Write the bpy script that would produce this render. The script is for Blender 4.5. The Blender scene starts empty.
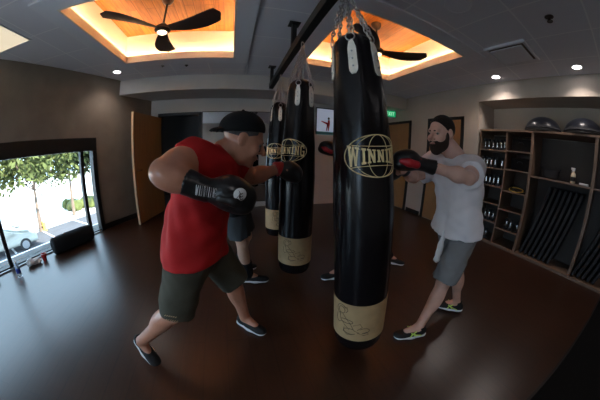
import bpy, bmesh, math, random
import numpy as np
from mathutils import Vector, Matrix
random.seed(7)
rng = np.random.default_rng(3)
scene = bpy.context.scene
COL = scene.collection
PI = math.pi
V = Vector

# ------------------------------------------------------------------ materials
def mat(name, col, rough=0.6, spec=0.5, metal=0.0, noise=0.0, nscale=20, bump=0.0, bscale=60, emit=None, estr=0.0, coat=0.0, trans=0.0):
    m = bpy.data.materials.new(name); m.use_nodes = True
    nt = m.node_tree; b = nt.nodes['Principled BSDF']
    c = (*col, 1)
    b.inputs['Base Color'].default_value = c
    b.inputs['Roughness'].default_value = rough
    b.inputs['Specular IOR Level'].default_value = spec
    b.inputs['Metallic'].default_value = metal
    b.inputs['Coat Weight'].default_value = coat
    b.inputs['Transmission Weight'].default_value = trans
    tc = nt.nodes.new('ShaderNodeTexCoord')
    if noise:
        n = nt.nodes.new('ShaderNodeTexNoise'); n.inputs['Scale'].default_value = nscale; n.inputs['Detail'].default_value = 4
        nt.links.new(tc.outputs['Object'], n.inputs['Vector'])
        r = nt.nodes.new('ShaderNodeValToRGB')
        r.color_ramp.elements[0].position = .3; r.color_ramp.elements[1].position = .7
        r.color_ramp.elements[0].color = (*[max(0, x*(1-noise)) for x in col], 1)
        r.color_ramp.elements[1].color = (*[min(1, x*(1+noise)) for x in col], 1)
        nt.links.new(n.outputs['Fac'], r.inputs['Fac']); nt.links.new(r.outputs['Color'], b.inputs['Base Color'])
    if bump:
        n = nt.nodes.new('ShaderNodeTexNoise'); n.inputs['Scale'].default_value = bscale; n.inputs['Detail'].default_value = 3
        nt.links.new(tc.outputs['Object'], n.inputs['Vector'])
        bp = nt.nodes.new('ShaderNodeBump'); bp.inputs['Strength'].default_value = bump; bp.inputs['Distance'].default_value = .01
        nt.links.new(n.outputs['Fac'], bp.inputs['Height']); nt.links.new(bp.outputs['Normal'], b.inputs['Normal'])
    if emit:
        b.inputs['Emission Color'].default_value = (*emit, 1); b.inputs['Emission Strength'].default_value = estr
    return m

def plank_mat(name, c1, c2, mortar, w, h, rough, rot=0.0, bump=.2, spec=.5, msize=.004, vnoise=.5):
    m = bpy.data.materials.new(name); m.use_nodes = True
    nt = m.node_tree; b = nt.nodes['Principled BSDF']
    tc = nt.nodes.new('ShaderNodeTexCoord'); mp = nt.nodes.new('ShaderNodeMapping'); mp.inputs['Rotation'].default_value = (0, 0, rot)
    nt.links.new(tc.outputs['Object'], mp.inputs['Vector'])
    br = nt.nodes.new('ShaderNodeTexBrick'); br.inputs['Scale'].default_value = 1
    br.inputs['Brick Width'].default_value = w; br.inputs['Row Height'].default_value = h; br.inputs['Mortar Size'].default_value = msize
    br.inputs['Color1'].default_value = (*c1, 1); br.inputs['Color2'].default_value = (*c2, 1); br.inputs['Mortar'].default_value = (*mortar, 1)
    nt.links.new(mp.outputs['Vector'], br.inputs['Vector'])
    mp2 = nt.nodes.new('ShaderNodeMapping'); mp2.inputs['Scale'].default_value = (1.5, 14, 1)
    nt.links.new(mp.outputs['Vector'], mp2.inputs['Vector'])
    n = nt.nodes.new('ShaderNodeTexNoise'); n.inputs['Scale'].default_value = 2.5; n.inputs['Detail'].default_value = 6
    nt.links.new(mp2.outputs['Vector'], n.inputs['Vector'])
    mx = nt.nodes.new('ShaderNodeMix'); mx.data_type = 'RGBA'; mx.blend_type = 'MULTIPLY'; mx.inputs['Factor'].default_value = vnoise
    nt.links.new(br.outputs['Color'], mx.inputs['A'])
    rp = nt.nodes.new('ShaderNodeValToRGB'); rp.color_ramp.elements[0].position = .3; rp.color_ramp.elements[1].position = .65
    rp.color_ramp.elements[0].color = (.35, .35, .35, 1)
    nt.links.new(n.outputs['Fac'], rp.inputs['Fac']); nt.links.new(rp.outputs['Color'], mx.inputs['B'])
    nt.links.new(mx.outputs['Result'], b.inputs['Base Color'])
    b.inputs['Roughness'].default_value = rough; b.inputs['Specular IOR Level'].default_value = spec
    bp = nt.nodes.new('ShaderNodeBump'); bp.inputs['Strength'].default_value = bump; bp.inputs['Distance'].default_value = .002
    nt.links.new(n.outputs['Fac'], bp.inputs['Height']); nt.links.new(bp.outputs['Normal'], b.inputs['Normal'])
    return m

M = {}
M['floor'] = plank_mat('floor_planks', (.042, .0165, .008), (.037, .015, .0075), (.028, .011, .006), 1.2, .16, .31, rot=PI/2, bump=.05, spec=.48, vnoise=.3)
M['ceil'] = None
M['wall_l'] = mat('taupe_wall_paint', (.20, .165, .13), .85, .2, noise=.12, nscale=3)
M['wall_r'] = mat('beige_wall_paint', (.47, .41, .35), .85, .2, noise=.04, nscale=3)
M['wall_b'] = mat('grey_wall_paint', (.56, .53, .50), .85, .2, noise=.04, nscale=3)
M['drywall'] = mat('grey_ceiling_paint', (.80, .80, .85), .85, .2)
M['black'] = mat('black_paint', (.012, .011, .011), .45, .4)
M['frame'] = mat('black_window_metal', (.008, .007, .007), .45, .35)
M['door'] = plank_mat('door_oak', (.36, .19, .075), (.33, .17, .07), (.33, .17, .07), 3, 3, .45, rot=PI/2, bump=.05, msize=0, vnoise=.3)
M['door_edge'] = mat('door_edge_wood', (.75, .55, .33), .5)
M['shelfw'] = plank_mat('walnut_cabinet', (.19, .12, .08), (.18, .115, .075), (.18, .115, .075), 3, 3, .5, bump=.05, msize=0, vnoise=.3)
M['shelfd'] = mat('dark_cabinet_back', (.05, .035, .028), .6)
M['traywood'] = plank_mat('orange_cedar_boards', (.66, .215, .03), (.50, .145, .018), (.20, .05, .008), 1.1, .13, .5, rot=PI/2, bump=.1, msize=.003, vnoise=.6)
M['cream'] = mat('cream_paint', (.82, .76, .66), .8)
M['led'] = mat('cove_led', (.9, .7, .4), emit=(1, .74, .46), estr=25)
M['lamp'] = mat('downlight_lens', (.9, .9, .9), emit=(1, .93, .95), estr=12)
M['panel'] = mat('light_panel_lens', (.8, .75, .6), emit=(1, .84, .60), estr=.42)
M['fanlens'] = mat('fan_lamp_lens', (.9, .9, .8), emit=(1, .78, .48), estr=1.3)
M['fan'] = mat('dark_brown_fan_wood', (.035, .022, .018), .5, .4)
M['bronze'] = mat('oil_rubbed_bronze', (.10, .05, .035), .4, metal=.6)
M['leather'] = mat('black_bag_leather', (.006, .005, .006), .22, .33, bump=.10, bscale=9)
M['tan'] = mat('tan_bag_band', (.42, .28, .14), .6, noise=.12, nscale=12)
M['gold'] = mat('gold_print', (.85, .66, .33), .5)
M['ink'] = mat('black_ink_print', (.03, .018, .01), .6)
M['strap'] = mat('white_leather_strap', (.75, .70, .62), .5, noise=.15, nscale=30)
M['chain'] = mat('steel_chain', (.42, .42, .42), .35, metal=1.0)
M['steel'] = mat('brushed_steel', (.45, .45, .46), .35, metal=.9)
M['white'] = mat('white_plastic', (.8, .8, .8), .5)
M['mirror'] = mat('mirror_glass', (.72, .72, .72), .02, metal=1.0)
M['skinL'] = mat('tanned_skin', (.52, .235, .15), .30, .5, noise=.10, nscale=18, bump=.05, bscale=80)
M['skinR'] = mat('fair_skin', (.62, .36, .28), .5, .4, noise=.08, nscale=18)
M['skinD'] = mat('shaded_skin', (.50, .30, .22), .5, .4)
M['red'] = mat('red_jersey', (.50, .016, .018), .75, .25, noise=.10, nscale=9, bump=.35, bscale=9)
M['olive'] = mat('olive_grey_shorts_cloth', (.078, .074, .055), .85, .2, noise=.12, nscale=10, bump=.35, bscale=9)
M['whitecloth'] = mat('white_tshirt_cloth', (.68, .64, .66), .85, .2, bump=.22, bscale=10)
M['greycloth'] = mat('grey_shorts_cloth', (.20, .20, .205), .85, .2, noise=.1, nscale=10, bump=.35, bscale=9)
M['blackcloth'] = mat('black_cloth', (.009, .009, .010), .85, .2, bump=.3, bscale=12)
M['charcoal'] = mat('charcoal_cloth', (.05, .055, .06), .85, .2, bump=.3, bscale=12)
M['glove'] = mat('black_glove_leather', (.012, .012, .013), .28, .5, bump=.15, bscale=25)
M['gred'] = mat('red_glove_leather', (.42, .012, .02), .35, .5)
M['sole'] = mat('white_rubber_sole', (.70, .72, .74), .6)
M['shoe'] = mat('black_shoe_mesh', (.012, .013, .014), .7, .3)
M['lime'] = mat('lime_shoe_stripe', (.62, .85, .16), .5)
M['hair'] = mat('dark_brown_hair', (.022, .013, .010), .8, .3, bump=.8, bscale=150)
M['beard'] = mat('brown_beard', (.045, .025, .018), .85, .3, bump=.8, bscale=150)
M['greyhair'] = mat('short_grey_hair', (.10, .09, .09), .9, .2, bump=.8, bscale=150)
M['eye'] = mat('eye_white', (.28, .25, .23), .3)
M['iris'] = mat('dark_iris', (.03, .02, .015), .3)
M['lip'] = mat('lip_skin', (.40, .16, .13), .5)
M['green'] = mat('green_sign_face', (.02, .35, .12), .5, emit=(.03, .75, .28), estr=.25)
M['signtxt'] = mat('sign_letters', (.8, 1, .8), .5, emit=(.6, 1, .75), estr=.3)
M['foam'] = mat('black_foam_mat', (.030, .030, .034), .75, .3)
M['ball'] = mat('dark_grey_rubber', (.014, .016, .022), .30, .3)
M['chrome'] = mat('chrome_handle', (.85, .85, .85), .18, metal=1.0)
M['yellow'] = mat('yellow_band', (.70, .45, .08), .5)
M['concrete'] = mat('pale_pavement', (.62, .60, .56), .9, .1, noise=.08, nscale=.6)
M['asphalt'] = mat('grey_asphalt', (.11, .11, .12), .9, .1, noise=.1, nscale=1)
M['carpaint'] = mat('silver_car_paint', (.30, .29, .25), .3, .5, metal=.3, coat=.5)
M['carglass'] = mat('dark_car_glass', (.04, .06, .09), .1, .6)
M['tyre'] = mat('tyre_rubber', (.02, .02, .02), .8)
M['bark'] = mat('tree_bark', (.16, .11, .08), .9, noise=.3, nscale=6)
M['leafa'] = mat('green_leaves', (.018, .028, .008), .7, .2, noise=.3, nscale=2)
M['leafb'] = mat('yellow_green_leaves', (.10, .115, .035), .7, .2, noise=.3, nscale=2)
M['water'] = mat('clear_bottle_plastic', (.75, .82, .88), .12, .5, trans=.7)
M['blue'] = mat('blue_label', (.02, .05, .30), .5)
M['cupred'] = mat('red_plastic', (.50, .03, .03), .4)
M['white2'] = mat('white_fabric', (.72, .74, .76), .8, bump=.4, bscale=20)
M['posterbg'] = mat('poster_self_lit_print', (.42, .48, .60), .5, emit=(.42, .48, .62), estr=.22)  # brightness put into the print as a faint glow of its own
M['sprayb'] = mat('cream_bottle_plastic', (.55, .50, .38), .5)
M['tee'] = mat('teal_print', (.10, .38, .42), .5)

def ceil_mat():
    m = bpy.data.materials.new('grey_ceiling_tiles'); m.use_nodes = True
    nt = m.node_tree; b = nt.nodes['Principled BSDF']
    tc = nt.nodes.new('ShaderNodeTexCoord'); mp = nt.nodes.new('ShaderNodeMapping'); mp.inputs['Location'].default_value = (-2.70+.64*8, -.76+.64*8, 0)
    nt.links.new(tc.outputs['Object'], mp.inputs['Vector'])
    br = nt.nodes.new('ShaderNodeTexBrick'); br.offset = 0; br.inputs['Scale'].default_value = 1
    br.inputs['Brick Width'].default_value = .64; br.inputs['Row Height'].default_value = .64; br.inputs['Mortar Size'].default_value = .009
    br.inputs['Color1'].default_value = (.78, .78, .84, 1); br.inputs['Color2'].default_value = (.75, .75, .81, 1); br.inputs['Mortar'].default_value = (.90, .90, .93, 1)
    nt.links.new(mp.outputs['Vector'], br.inputs['Vector']); nt.links.new(br.outputs['Color'], b.inputs['Base Color'])
    bp = nt.nodes.new('ShaderNodeBump'); bp.inputs['Strength'].default_value = .5; bp.inputs['Distance'].default_value = .006
    nt.links.new(br.outputs['Fac'], bp.inputs['Height']); nt.links.new(bp.outputs['Normal'], b.inputs['Normal'])
    b.inputs['Roughness'].default_value = .9; b.inputs['Specular IOR Level'].default_value = .15
    return m
M['ceil'] = ceil_mat()

# ------------------------------------------------------------------ object helpers
def props(o, label=None, cat=None, group=None, kind=None):
    if label: o['label'] = label
    if cat: o['category'] = cat
    if group: o['group'] = group
    if kind: o['kind'] = kind
    return o

def empty(name, loc, rot=(0, 0, 0), **k):
    o = bpy.data.objects.new(name, None); o.location = loc; o.rotation_euler = rot
    o.empty_display_size = .1; COL.objects.link(o); return props(o, **k)

def link(name, me, m, parent=None, loc=None, rot=None, **k):
    o = bpy.data.objects.new(name, me); COL.objects.link(o)
    if m is not None:
        me.materials.clear(); me.materials.append(m)
    if parent: o.parent = parent
    if loc is not None: o.location = loc
    if rot is not None: o.rotation_euler = rot
    return props(o, **k)

def to_mesh(name, bm, smooth=False, ang=None):
    bmesh.ops.recalc_face_normals(bm, faces=bm.faces)
    me = bpy.data.meshes.new(name); bm.to_mesh(me); bm.free()
    if smooth: me.shade_smooth()
    if ang: me.set_sharp_from_angle(angle=ang)
    return me

def B(*boxes, bevel=0.0):
    """mesh of boxes given as (x0,x1,y0,y1,z0,z1)"""
    bm = bmesh.new()
    for (x0, x1, y0, y1, z0, z1) in boxes:
        r = bmesh.ops.create_cube(bm, size=1)
        for v in r['verts']:
            v.co = V(((x0+x1)/2+v.co.x*(x1-x0), (y0+y1)/2+v.co.y*(y1-y0), (z0+z1)/2+v.co.z*(z1-z0)))
    if bevel: bmesh.ops.bevel(bm, geom=bm.edges[:], offset=bevel, segments=2, affect='EDGES', profile=.6)
    return to_mesh('boxes', bm)

def lathe_bm(bm, prof, n=32, c=(0, 0, 0), cap=True, fn=None):
    rings = []
    for r, z in prof:
        ring = []
        for i in range(n):
            a = 2*PI*i/n; rr = r*(fn(a, z) if fn else 1)
            ring.append(bm.verts.new((c[0]+rr*math.cos(a), c[1]+rr*math.sin(a), c[2]+z)))
        rings.append(ring)
    for a, b in zip(rings[:-1], rings[1:]):
        for i in range(n): bm.faces.new((a[i], a[(i+1) % n], b[(i+1) % n], b[i]))
    if cap:
        bm.faces.new(rings[0][::-1]); bm.faces.new(rings[-1])
def lathe(prof, n=32, smooth=True, fn=None, c=(0, 0, 0)):
    bm = bmesh.new(); lathe_bm(bm, prof, n, c, fn=fn); return to_mesh('lathe', bm, smooth, .7 if smooth else None)

def tube_bm(bm, pts, r, n=8, closed=False, radii=None):
    pts = [V(p) for p in pts]; N = len(pts); rings = []; up = V((0, 0, 1)); prev = None
    for i, p in enumerate(pts):
        if closed: t = pts[(i+1) % N]-pts[i-1]
        else: t = pts[min(i+1, N-1)]-pts[max(i-1, 0)]
        if t.length < 1e-9: t = V((0, 0, 1))
        t.normalize()
        if prev is None:
            a = t.cross(up)
            if a.length < .05: a = t.cross(V((1, 0, 0)))
        else: a = prev-t*prev.dot(t)
        a.normalize(); prev = a; b = t.cross(a); rr = radii[i] if radii else r
        rings.append([bm.verts.new(p+a*rr*math.cos(2*PI*k/n)+b*rr*math.sin(2*PI*k/n)) for k in range(n)])
    rng_ = range(N) if closed else range(N-1)
    for i in rng_:
        a, b = rings[i], rings[(i+1) % N]
        for k in range(n): bm.faces.new((a[k], a[(k+1) % n], b[(k+1) % n], b[k]))
    if not closed:
        bm.faces.new(rings[0][::-1]); bm.faces.new(rings[-1])
def tube(*paths, r=.01, n=8, closed=False, radii=None):
    bm = bmesh.new()
    for p in paths: tube_bm(bm, p, r, n, closed, radii)
    return to_mesh('tube', bm, True, .9)

def poly(pts, th, axis='z'):
    """flat outline extruded; pts in 2D; axis = extrude axis"""
    bm = bmesh.new()
    def P(u, v, w): return {'z': (u, v, w), 'y': (u, w, v), 'x': (w, u, v)}[axis]
    a = [bm.verts.new(P(u, v, 0)) for u, v in pts]; b = [bm.verts.new(P(u, v, th)) for u, v in pts]
    n = len(pts); bm.faces.new(a); bm.faces.new(b[::-1])
    for i in range(n): bm.faces.new((a[i], b[i], b[(i+1) % n], a[(i+1) % n]))
    return to_mesh('poly', bm)

def copy_tree(o, parent=None):
    c = o.copy(); COL.objects.link(c)
    if parent: c.parent = parent
    for ch in list(o.children): copy_tree(ch, c)
    return c

# ------------------------------------------------------------------ SDF modelling (surface nets)
class F:
    def __init__(s, lo, hi, h):
        s.h = h; s.o = np.array(lo, float); s.n = tuple(int(math.ceil((b-a)/h))+1 for a, b in zip(lo, hi))
        s.D = np.full(s.n, .5, np.float32)
    def sub(s, lo, hi):
        a = [max(0, int(math.floor((lo[i]-s.o[i])/s.h))) for i in range(3)]
        b = [min(s.n[i], int(math.ceil((hi[i]-s.o[i])/s.h))+1) for i in range(3)]
        if any(b[i]-a[i] < 2 for i in range(3)): return None, None
        sl = tuple(slice(a[i], b[i]) for i in range(3))
        g = [((np.arange(a[i], b[i])*s.h+s.o[i]).astype(np.float32)) for i in range(3)]
        X, Y, Z = np.meshgrid(*g, indexing='ij', sparse=True)
        return sl, (X, Y, Z)
    def join(s, sl, d, k):
        D = s.D[sl]
        if k > 0:
            hh = np.clip(.5+.5*(D-d)/k, 0, 1); s.D[sl] = D*(1-hh)+d*hh-k*hh*(1-hh)
        else: s.D[sl] = np.minimum(D, d)
    def cap(s, a, b, ra, rb, k=.02, fwd=None, sq=1.0, cut=False):
        """tapered capsule; fwd/sq squashes it along fwd"""
        a = np.array(a, float); b = np.array(b, float); m = max(ra, rb)*max(1, sq)+k+3*s.h
        sl, P = s.sub(np.minimum(a, b)-m, np.maximum(a, b)+m)
        if sl is None: return
        px, py, pz = P[0]-a[0], P[1]-a[1], P[2]-a[2]; ba = b-a; L2 = max(1e-9, ba@ba)
        t = np.clip((px*ba[0]+py*ba[1]+pz*ba[2])/L2, 0, 1)
        dx, dy, dz = px-t*ba[0], py-t*ba[1], pz-t*ba[2]
        q = dx*dx+dy*dy+dz*dz
        if fwd is not None:
            f = np.array(fwd, float); f /= np.linalg.norm(f); c = dx*f[0]+dy*f[1]+dz*f[2]; q = q+c*c*(1/sq**2-1)
        d = np.sqrt(q)-(ra+(rb-ra)*t)
        if cut: s.D[sl] = np.maximum(s.D[sl], -d)
        else: s.join(sl, d, k)
    def ell(s, c, r, ax=None, k=.02, cut=False):
        c = np.array(c, float); r = np.array(r, float); m = r.max()+k+3*s.h
        sl, P = s.sub(c-m, c+m)
        if sl is None: return
        A = np.eye(3) if ax is None else np.array([list(a) for a in ax], float)
        q = [P[0]-c[0], P[1]-c[1], P[2]-c[2]]; k0 = 0; k1 = 0
        for i in range(3):
            u = q[0]*A[i][0]+q[1]*A[i][1]+q[2]*A[i][2]; k0 = k0+(u/r[i])**2; k1 = k1+(u/r[i]**2)**2
        k0 = np.sqrt(k0); k1 = np.sqrt(k1)+1e-6; d = k0*(k0-1)/k1
        if cut: s.D[sl] = np.maximum(s.D[sl], -d)
        else: s.join(sl, d, k)
    def plane(s, p, n, region=None):
        """keep the side where (x-p).n < 0"""
        n = np.array(n, float); n /= np.linalg.norm(n); p = np.array(p, float)
        if region is None: region = (s.o, s.o+np.array(s.n)*s.h)
        sl, P = s.sub(*region)
        if sl is None: return
        s.D[sl] = np.maximum(s.D[sl], (P[0]-p[0])*n[0]+(P[1]-p[1])*n[1]+(P[2]-p[2])*n[2])
    def wrinkle(s, amp, freq, seed=0):
        r = np.random.default_rng(seed); sl, P = s.sub(s.o, s.o+np.array(s.n)*s.h); w = 0
        for _ in range(5):
            k = r.normal(size=3)*freq; ph = r.uniform(0, 6.28); w = w+np.sin(P[0]*k[0]+P[1]*k[1]+P[2]*k[2]+ph)
        s.D[sl] = s.D[sl]+amp*w/2
    def mesh(s, off=(0, 0, 0)):
        D = s.D.copy(); D[0] = D[-1] = .5; D[:, 0] = D[:, -1] = .5; D[:, :, 0] = D[:, :, -1] = .5
        S = D < 0; nx, ny, nz = s.n
        cnt = np.zeros((nx-1, ny-1, nz-1), np.int8)
        for i in (0, 1):
            for j in (0, 1):
                for k in (0, 1): cnt += S[i:nx-1+i, j:ny-1+j, k:nz-1+k]
        act = (cnt > 0) & (cnt < 8); idx = np.full(act.shape, -1, np.int64); N = int(act.sum()); idx[act] = np.arange(N)
        I = np.array(np.nonzero(act)); pos = np.zeros((3, N)); num = np.zeros(N)
        cs = [(i, j, k) for i in (0, 1) for j in (0, 1) for k in (0, 1)]
        for a in cs:
            for ax in range(3):
                if a[ax]: continue
                b = list(a); b[ax] = 1
                da = D[I[0]+a[0], I[1]+a[1], I[2]+a[2]]; db = D[I[0]+b[0], I[1]+b[1], I[2]+b[2]]
                mk = (da < 0) != (db < 0); t = np.where(mk, da/np.where(mk, da-db, 1), 0)
                for q in range(3): pos[q] += mk*(I[q]+a[q]+(t if q == ax else 0))
                num += mk
        pos = (pos/num).T*s.h+s.o-np.array(off)
        Fs = []
        for ax in range(3):
            o1, o2 = [(1, 2), (2, 0), (0, 1)][ax]
            A = np.take(S, range(0, s.n[ax]-1), ax); Bq = np.take(S, range(1, s.n[ax]), ax)
            C = np.array(np.nonzero(A != Bq))
            ok = (C[o1] > 0) & (C[o2] > 0) & (C[o1] < s.n[o1]-1) & (C[o2] < s.n[o2]-1); C = C[:, ok]
            fl = A[C[0], C[1], C[2]]
            def g(d1, d2):
                q = C.copy(); q[o1] -= d1; q[o2] -= d2; return idx[q[0], q[1], q[2]]
            f = np.stack([g(1, 1), g(0, 1), g(0, 0), g(1, 0)], 1); f[~fl] = f[~fl][:, ::-1]; Fs.append(f)
        f = np.concatenate(Fs)
        me = bpy.data.meshes.new('sdf'); me.vertices.add(N); me.vertices.foreach_set('co', pos.astype(np.float32).ravel())
        me.loops.add(f.size); me.loops.foreach_set('vertex_index', f.astype(np.int32).ravel())
        me.polygons.add(len(f)); me.polygons.foreach_set('loop_start', np.arange(0, f.size, 4, dtype=np.int32))
        me.update(calc_edges=True); me.validate(); me.shade_smooth(); return me

# ================================================================== ROOM
CZ = 2.737
A2 = V((-2.33, 4.24, 0)); WD = V((.438, .899, 0)).normalized(); WN = V((WD.y, -WD.x, 0))
WANG = math.atan2(WD.y, WD.x)          # local +x along the left wall
link('floor', poly([(-5.56, -2.3), (4.7, -2.3), (4.7, 5.3), (-1.86, 5.3)], -.1), M['floor'], kind='structure')
T1 = (-1.78, -.08, 1.735, 3.38); T2 = (.99, 2.66, 1.735, 3.38)
xs = [-6, T1[0], T1[1], T2[0], T2[1], 4.7]; ys = [-2.2, 1.735, 3.38, 5.3]
cb = []
for i in range(5):
    for j in range(3):
        if i == 0: continue
        if j == 1 and i in (1, 3): continue
        cb.append((xs[i], xs[i+1], ys[j], ys[j+1], CZ, CZ+.06))
_me = B(*cb); _bm = bmesh.new(); _bm.from_mesh(_me)
_q = [(-5.56, -2.3), (T1[0], -2.3), (T1[0], 5.3), (-1.86, 5.3)]
_a = [_bm.verts.new((x, y, CZ)) for x, y in _q]; _b = [_bm.verts.new((x, y, CZ+.06)) for x, y in _q]
_bm.faces.new(_a[::-1]); _bm.faces.new(_b)
for _i in range(4): _bm.faces.new((_a[_i], _a[(_i+1) % 4], _b[(_i+1) % 4], _b[_i]))
link('ceiling', to_mesh('ceiling', _bm), M['ceil'], kind='structure')
# trays : coffer trim ring, cream well, cedar lid, cove light
for n, (x0, x1, y0, y1) in enumerate((T1, T2), 1):
    w = .22; z0, z1 = CZ-.022, CZ
    tr = link('trim_%d' % n, B((x0-w, x1+w, y0-w, y0, z0, z1), (x0-w, x1+w, y1, y1+w, z0, z1), (x0-w, x0, y0, y1, z0, z1), (x1, x1+w, y0, y1, z0, z1)), M['drywall'], kind='structure')
    l = .018; zt = CZ+.088
    link('lip', B((x0+.004, x1-.004, y0-l, y0+.004, z0-.002, zt), (x0+.004, x1-.004, y1-.004, y1+l, z0-.002, zt), (x0-l, x0+.004, y0-l, y1+l, z0-.002, zt), (x1-.004, x1+l, y0-l, y1+l, z0-.002, zt)), M['cream'], tr)
    e = .10; h = 3.23; t = .03
    link('well', B((x0-e-t, x1+e+t, y0-e-t, y0-e, CZ+.06, h), (x0-e-t, x1+e+t, y1+e, y1+e+t, CZ+.06, h), (x0-e-t, x0-e, y0-e, y1+e, CZ+.06, h), (x1+e, x1+e+t, y0-e, y1+e, CZ+.06, h),
                   (x0-e, x1+e, y0-e, y0-l, CZ+.06, CZ+.062), (x0-e, x1+e, y1+l, y1+e, CZ+.06, CZ+.062), (x0-e, x0-l, y0-l, y1+l, CZ+.06, CZ+.062), (x1+l, x1+e, y0-l, y1+l, CZ+.06, CZ+.062)), M['cream'], tr)
    link('plank_lid', B((x0-e-t, x1+e+t, y0-e-t, y1+e+t, h, h+.04)), M['traywood'], tr)
    a, b = .030, .050
    link('cove_light', B((x0-b, x1+b, y0-b, y0-a, CZ+.062, CZ+.076), (x0-b, x1+b, y1+a, y1+b, CZ+.062, CZ+.076), (x0-b, x0-a, y0-a, y1+a, CZ+.062, CZ+.076), (x1+a, x1+b, y0-a, y1+a, CZ+.062, CZ+.076)), M['led'], tr)

# left wall (angled) with the low window opening
LS0, LS1 = -6.9, .92; WS0, WS1, WZ = -5.2, -.53, 1.62
rotz = (0, 0, WANG)
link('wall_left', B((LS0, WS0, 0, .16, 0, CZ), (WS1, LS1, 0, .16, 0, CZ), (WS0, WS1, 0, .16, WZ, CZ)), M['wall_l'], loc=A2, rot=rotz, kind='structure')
link('baseboard_left', B((WS1+.02, LS1, -.012, 0, 0, .10)), M['black'], loc=A2, rot=rotz, kind='structure')
win = empty('window_1', A2, rotz, kind='structure')
link('window_frame', B((WS0, WS1+.02, -.03, .10, 1.42, 1.64), (WS1-.065, WS1+.02, -.03, .10, 0, 1.42), (WS0, WS0+.08, -.03, .1, 0, 1.42), (WS0, WS1, .0, .12, 0, .035), bevel=.004), M['frame'], win)
for sx in (-.80, -2.33, -3.85):
    link('mullion', B((sx-.03, sx+.03, .0, .08, .03, 1.42), bevel=.004), M['frame'], win)
link('sill_track', B((WS0, WS1-.09, -.05, -.0, 0, .02), bevel=.003), M['steel'], win)
glass = bpy.data.materials.new('window_glass'); glass.use_nodes = True
_nt = glass.node_tree; _nt.nodes.clear()
_o = _nt.nodes.new('ShaderNodeOutputMaterial'); _t = _nt.nodes.new('ShaderNodeBsdfTransparent'); _g = _nt.nodes.new('ShaderNodeBsdfGlossy'); _m = _nt.nodes.new('ShaderNodeMixShader')
_f = _nt.nodes.new('ShaderNodeFresnel'); _f.inputs['IOR'].default_value = 1.3; _g.inputs['Roughness'].default_value = .02; _t.inputs['Color'].default_value = (.93, .96, .97, 1)
_nt.links.new(_f.outputs[0], _m.inputs[0]); _nt.links.new(_t.outputs[0], _m.inputs[1]); _nt.links.new(_g.outputs[0], _m.inputs[2]); _nt.links.new(_m.outputs[0], _o.inputs[0])
link('pane', B((WS0+.05, WS1-.05, .035, .041, .03, 1.43)), glass, win)

# back wall with the doorway
BY = 5.05
link('wall_back', B((-2.2, -1.72, BY, BY+.12, 0, CZ), (-1.72, -.80, BY, BY+.12, 2.10, CZ), (-.80, 4.1, BY, BY+.12, 0, CZ)), M['wall_b'], kind='structure')
# dark room beyond the doorway
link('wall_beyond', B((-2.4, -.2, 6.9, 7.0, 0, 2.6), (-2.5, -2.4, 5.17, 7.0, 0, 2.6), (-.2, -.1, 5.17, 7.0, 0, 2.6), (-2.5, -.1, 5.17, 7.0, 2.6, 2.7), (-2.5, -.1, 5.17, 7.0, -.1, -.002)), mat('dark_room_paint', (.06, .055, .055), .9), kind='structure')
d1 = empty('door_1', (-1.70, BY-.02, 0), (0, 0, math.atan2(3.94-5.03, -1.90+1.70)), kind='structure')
dl = link('door_leaf', B((0.0, 1.06, -.022, .022, .012, 2.05)), M['door'], d1)
link('door_edge', B((1.06, 1.066, -.022, .022, .012, 2.05)), M['door_edge'], dl)
bm = bmesh.new()
for s in (1, -1):
    lathe_bm(bm, [(.026, 0), (.026, .008), (.010, .012), (.010, .05)], 16)
hm = to_mesh('h', bm)
for s in (1, -1):
    link('door_handle', tube([(0, 0, 0), (0, s*.06, 0), (-.10, s*.062, 0)], r=.009), M['bronze'], dl, loc=(1.0, s*.022, 1.0))
link('door_frame', B((-1.76, -1.70, BY-.015, BY+.13, 0, 2.15), (-.82, -.76, BY-.015, BY+.13, 0, 2.15), (-1.76, -.76, BY-.015, BY+.13, 2.09, 2.15)), M['black'], kind='structure')
bpy.data.objects['door_frame'].name = 'trim_3'
# soffit / header across the room
link('beam', B((-2.6, 3.9, 4.25, BY, 2.45, CZ)), M['wall_b'], kind='structure')
# right wall + alcove
link('wall_right', B((3.9, 4.62, 2.245, 5.17, 0, CZ), (3.9, 4.62, -2.2, 2.245, 2.43, CZ), (4.54, 4.62, -2.2, 2.245, 0, 2.43)), M['wall_r'], kind='structure')
link('wall_front', B((-5.6, -4.0, -2.3, -2.2, 0, CZ), (-2.3, 4.7, -2.3, -2.2, 0, CZ), (-4.0, -2.3, -2.3, -2.2, 2.35, CZ), (-4.0, -2.3, -2.3, -2.2, 0, .25)), M['wall_b'], kind='structure')
w2 = empty('window_added_fill', (-3.15, -2.25, 1.3), kind='structure')  # unseen window added behind the camera for soft front light
link('window_frame', B((-.85, -.78, -.04, .04, -1.05, 1.05), (.78, .85, -.04, .04, -1.05, 1.05), (-.85, .85, -.04, .04, .98, 1.05), (-.85, .85, -.04, .04, -1.05, -.98), (-.03, .03, -.03, .03, -1, 1)), M['frame'], w2)
link('baseboard_right', B((3.888, 3.9, 2.26, 2.50, 0, .09), (3.888, 3.9, 3.55, 4.0, 0, .09)), M['black'], kind='structure')
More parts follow.
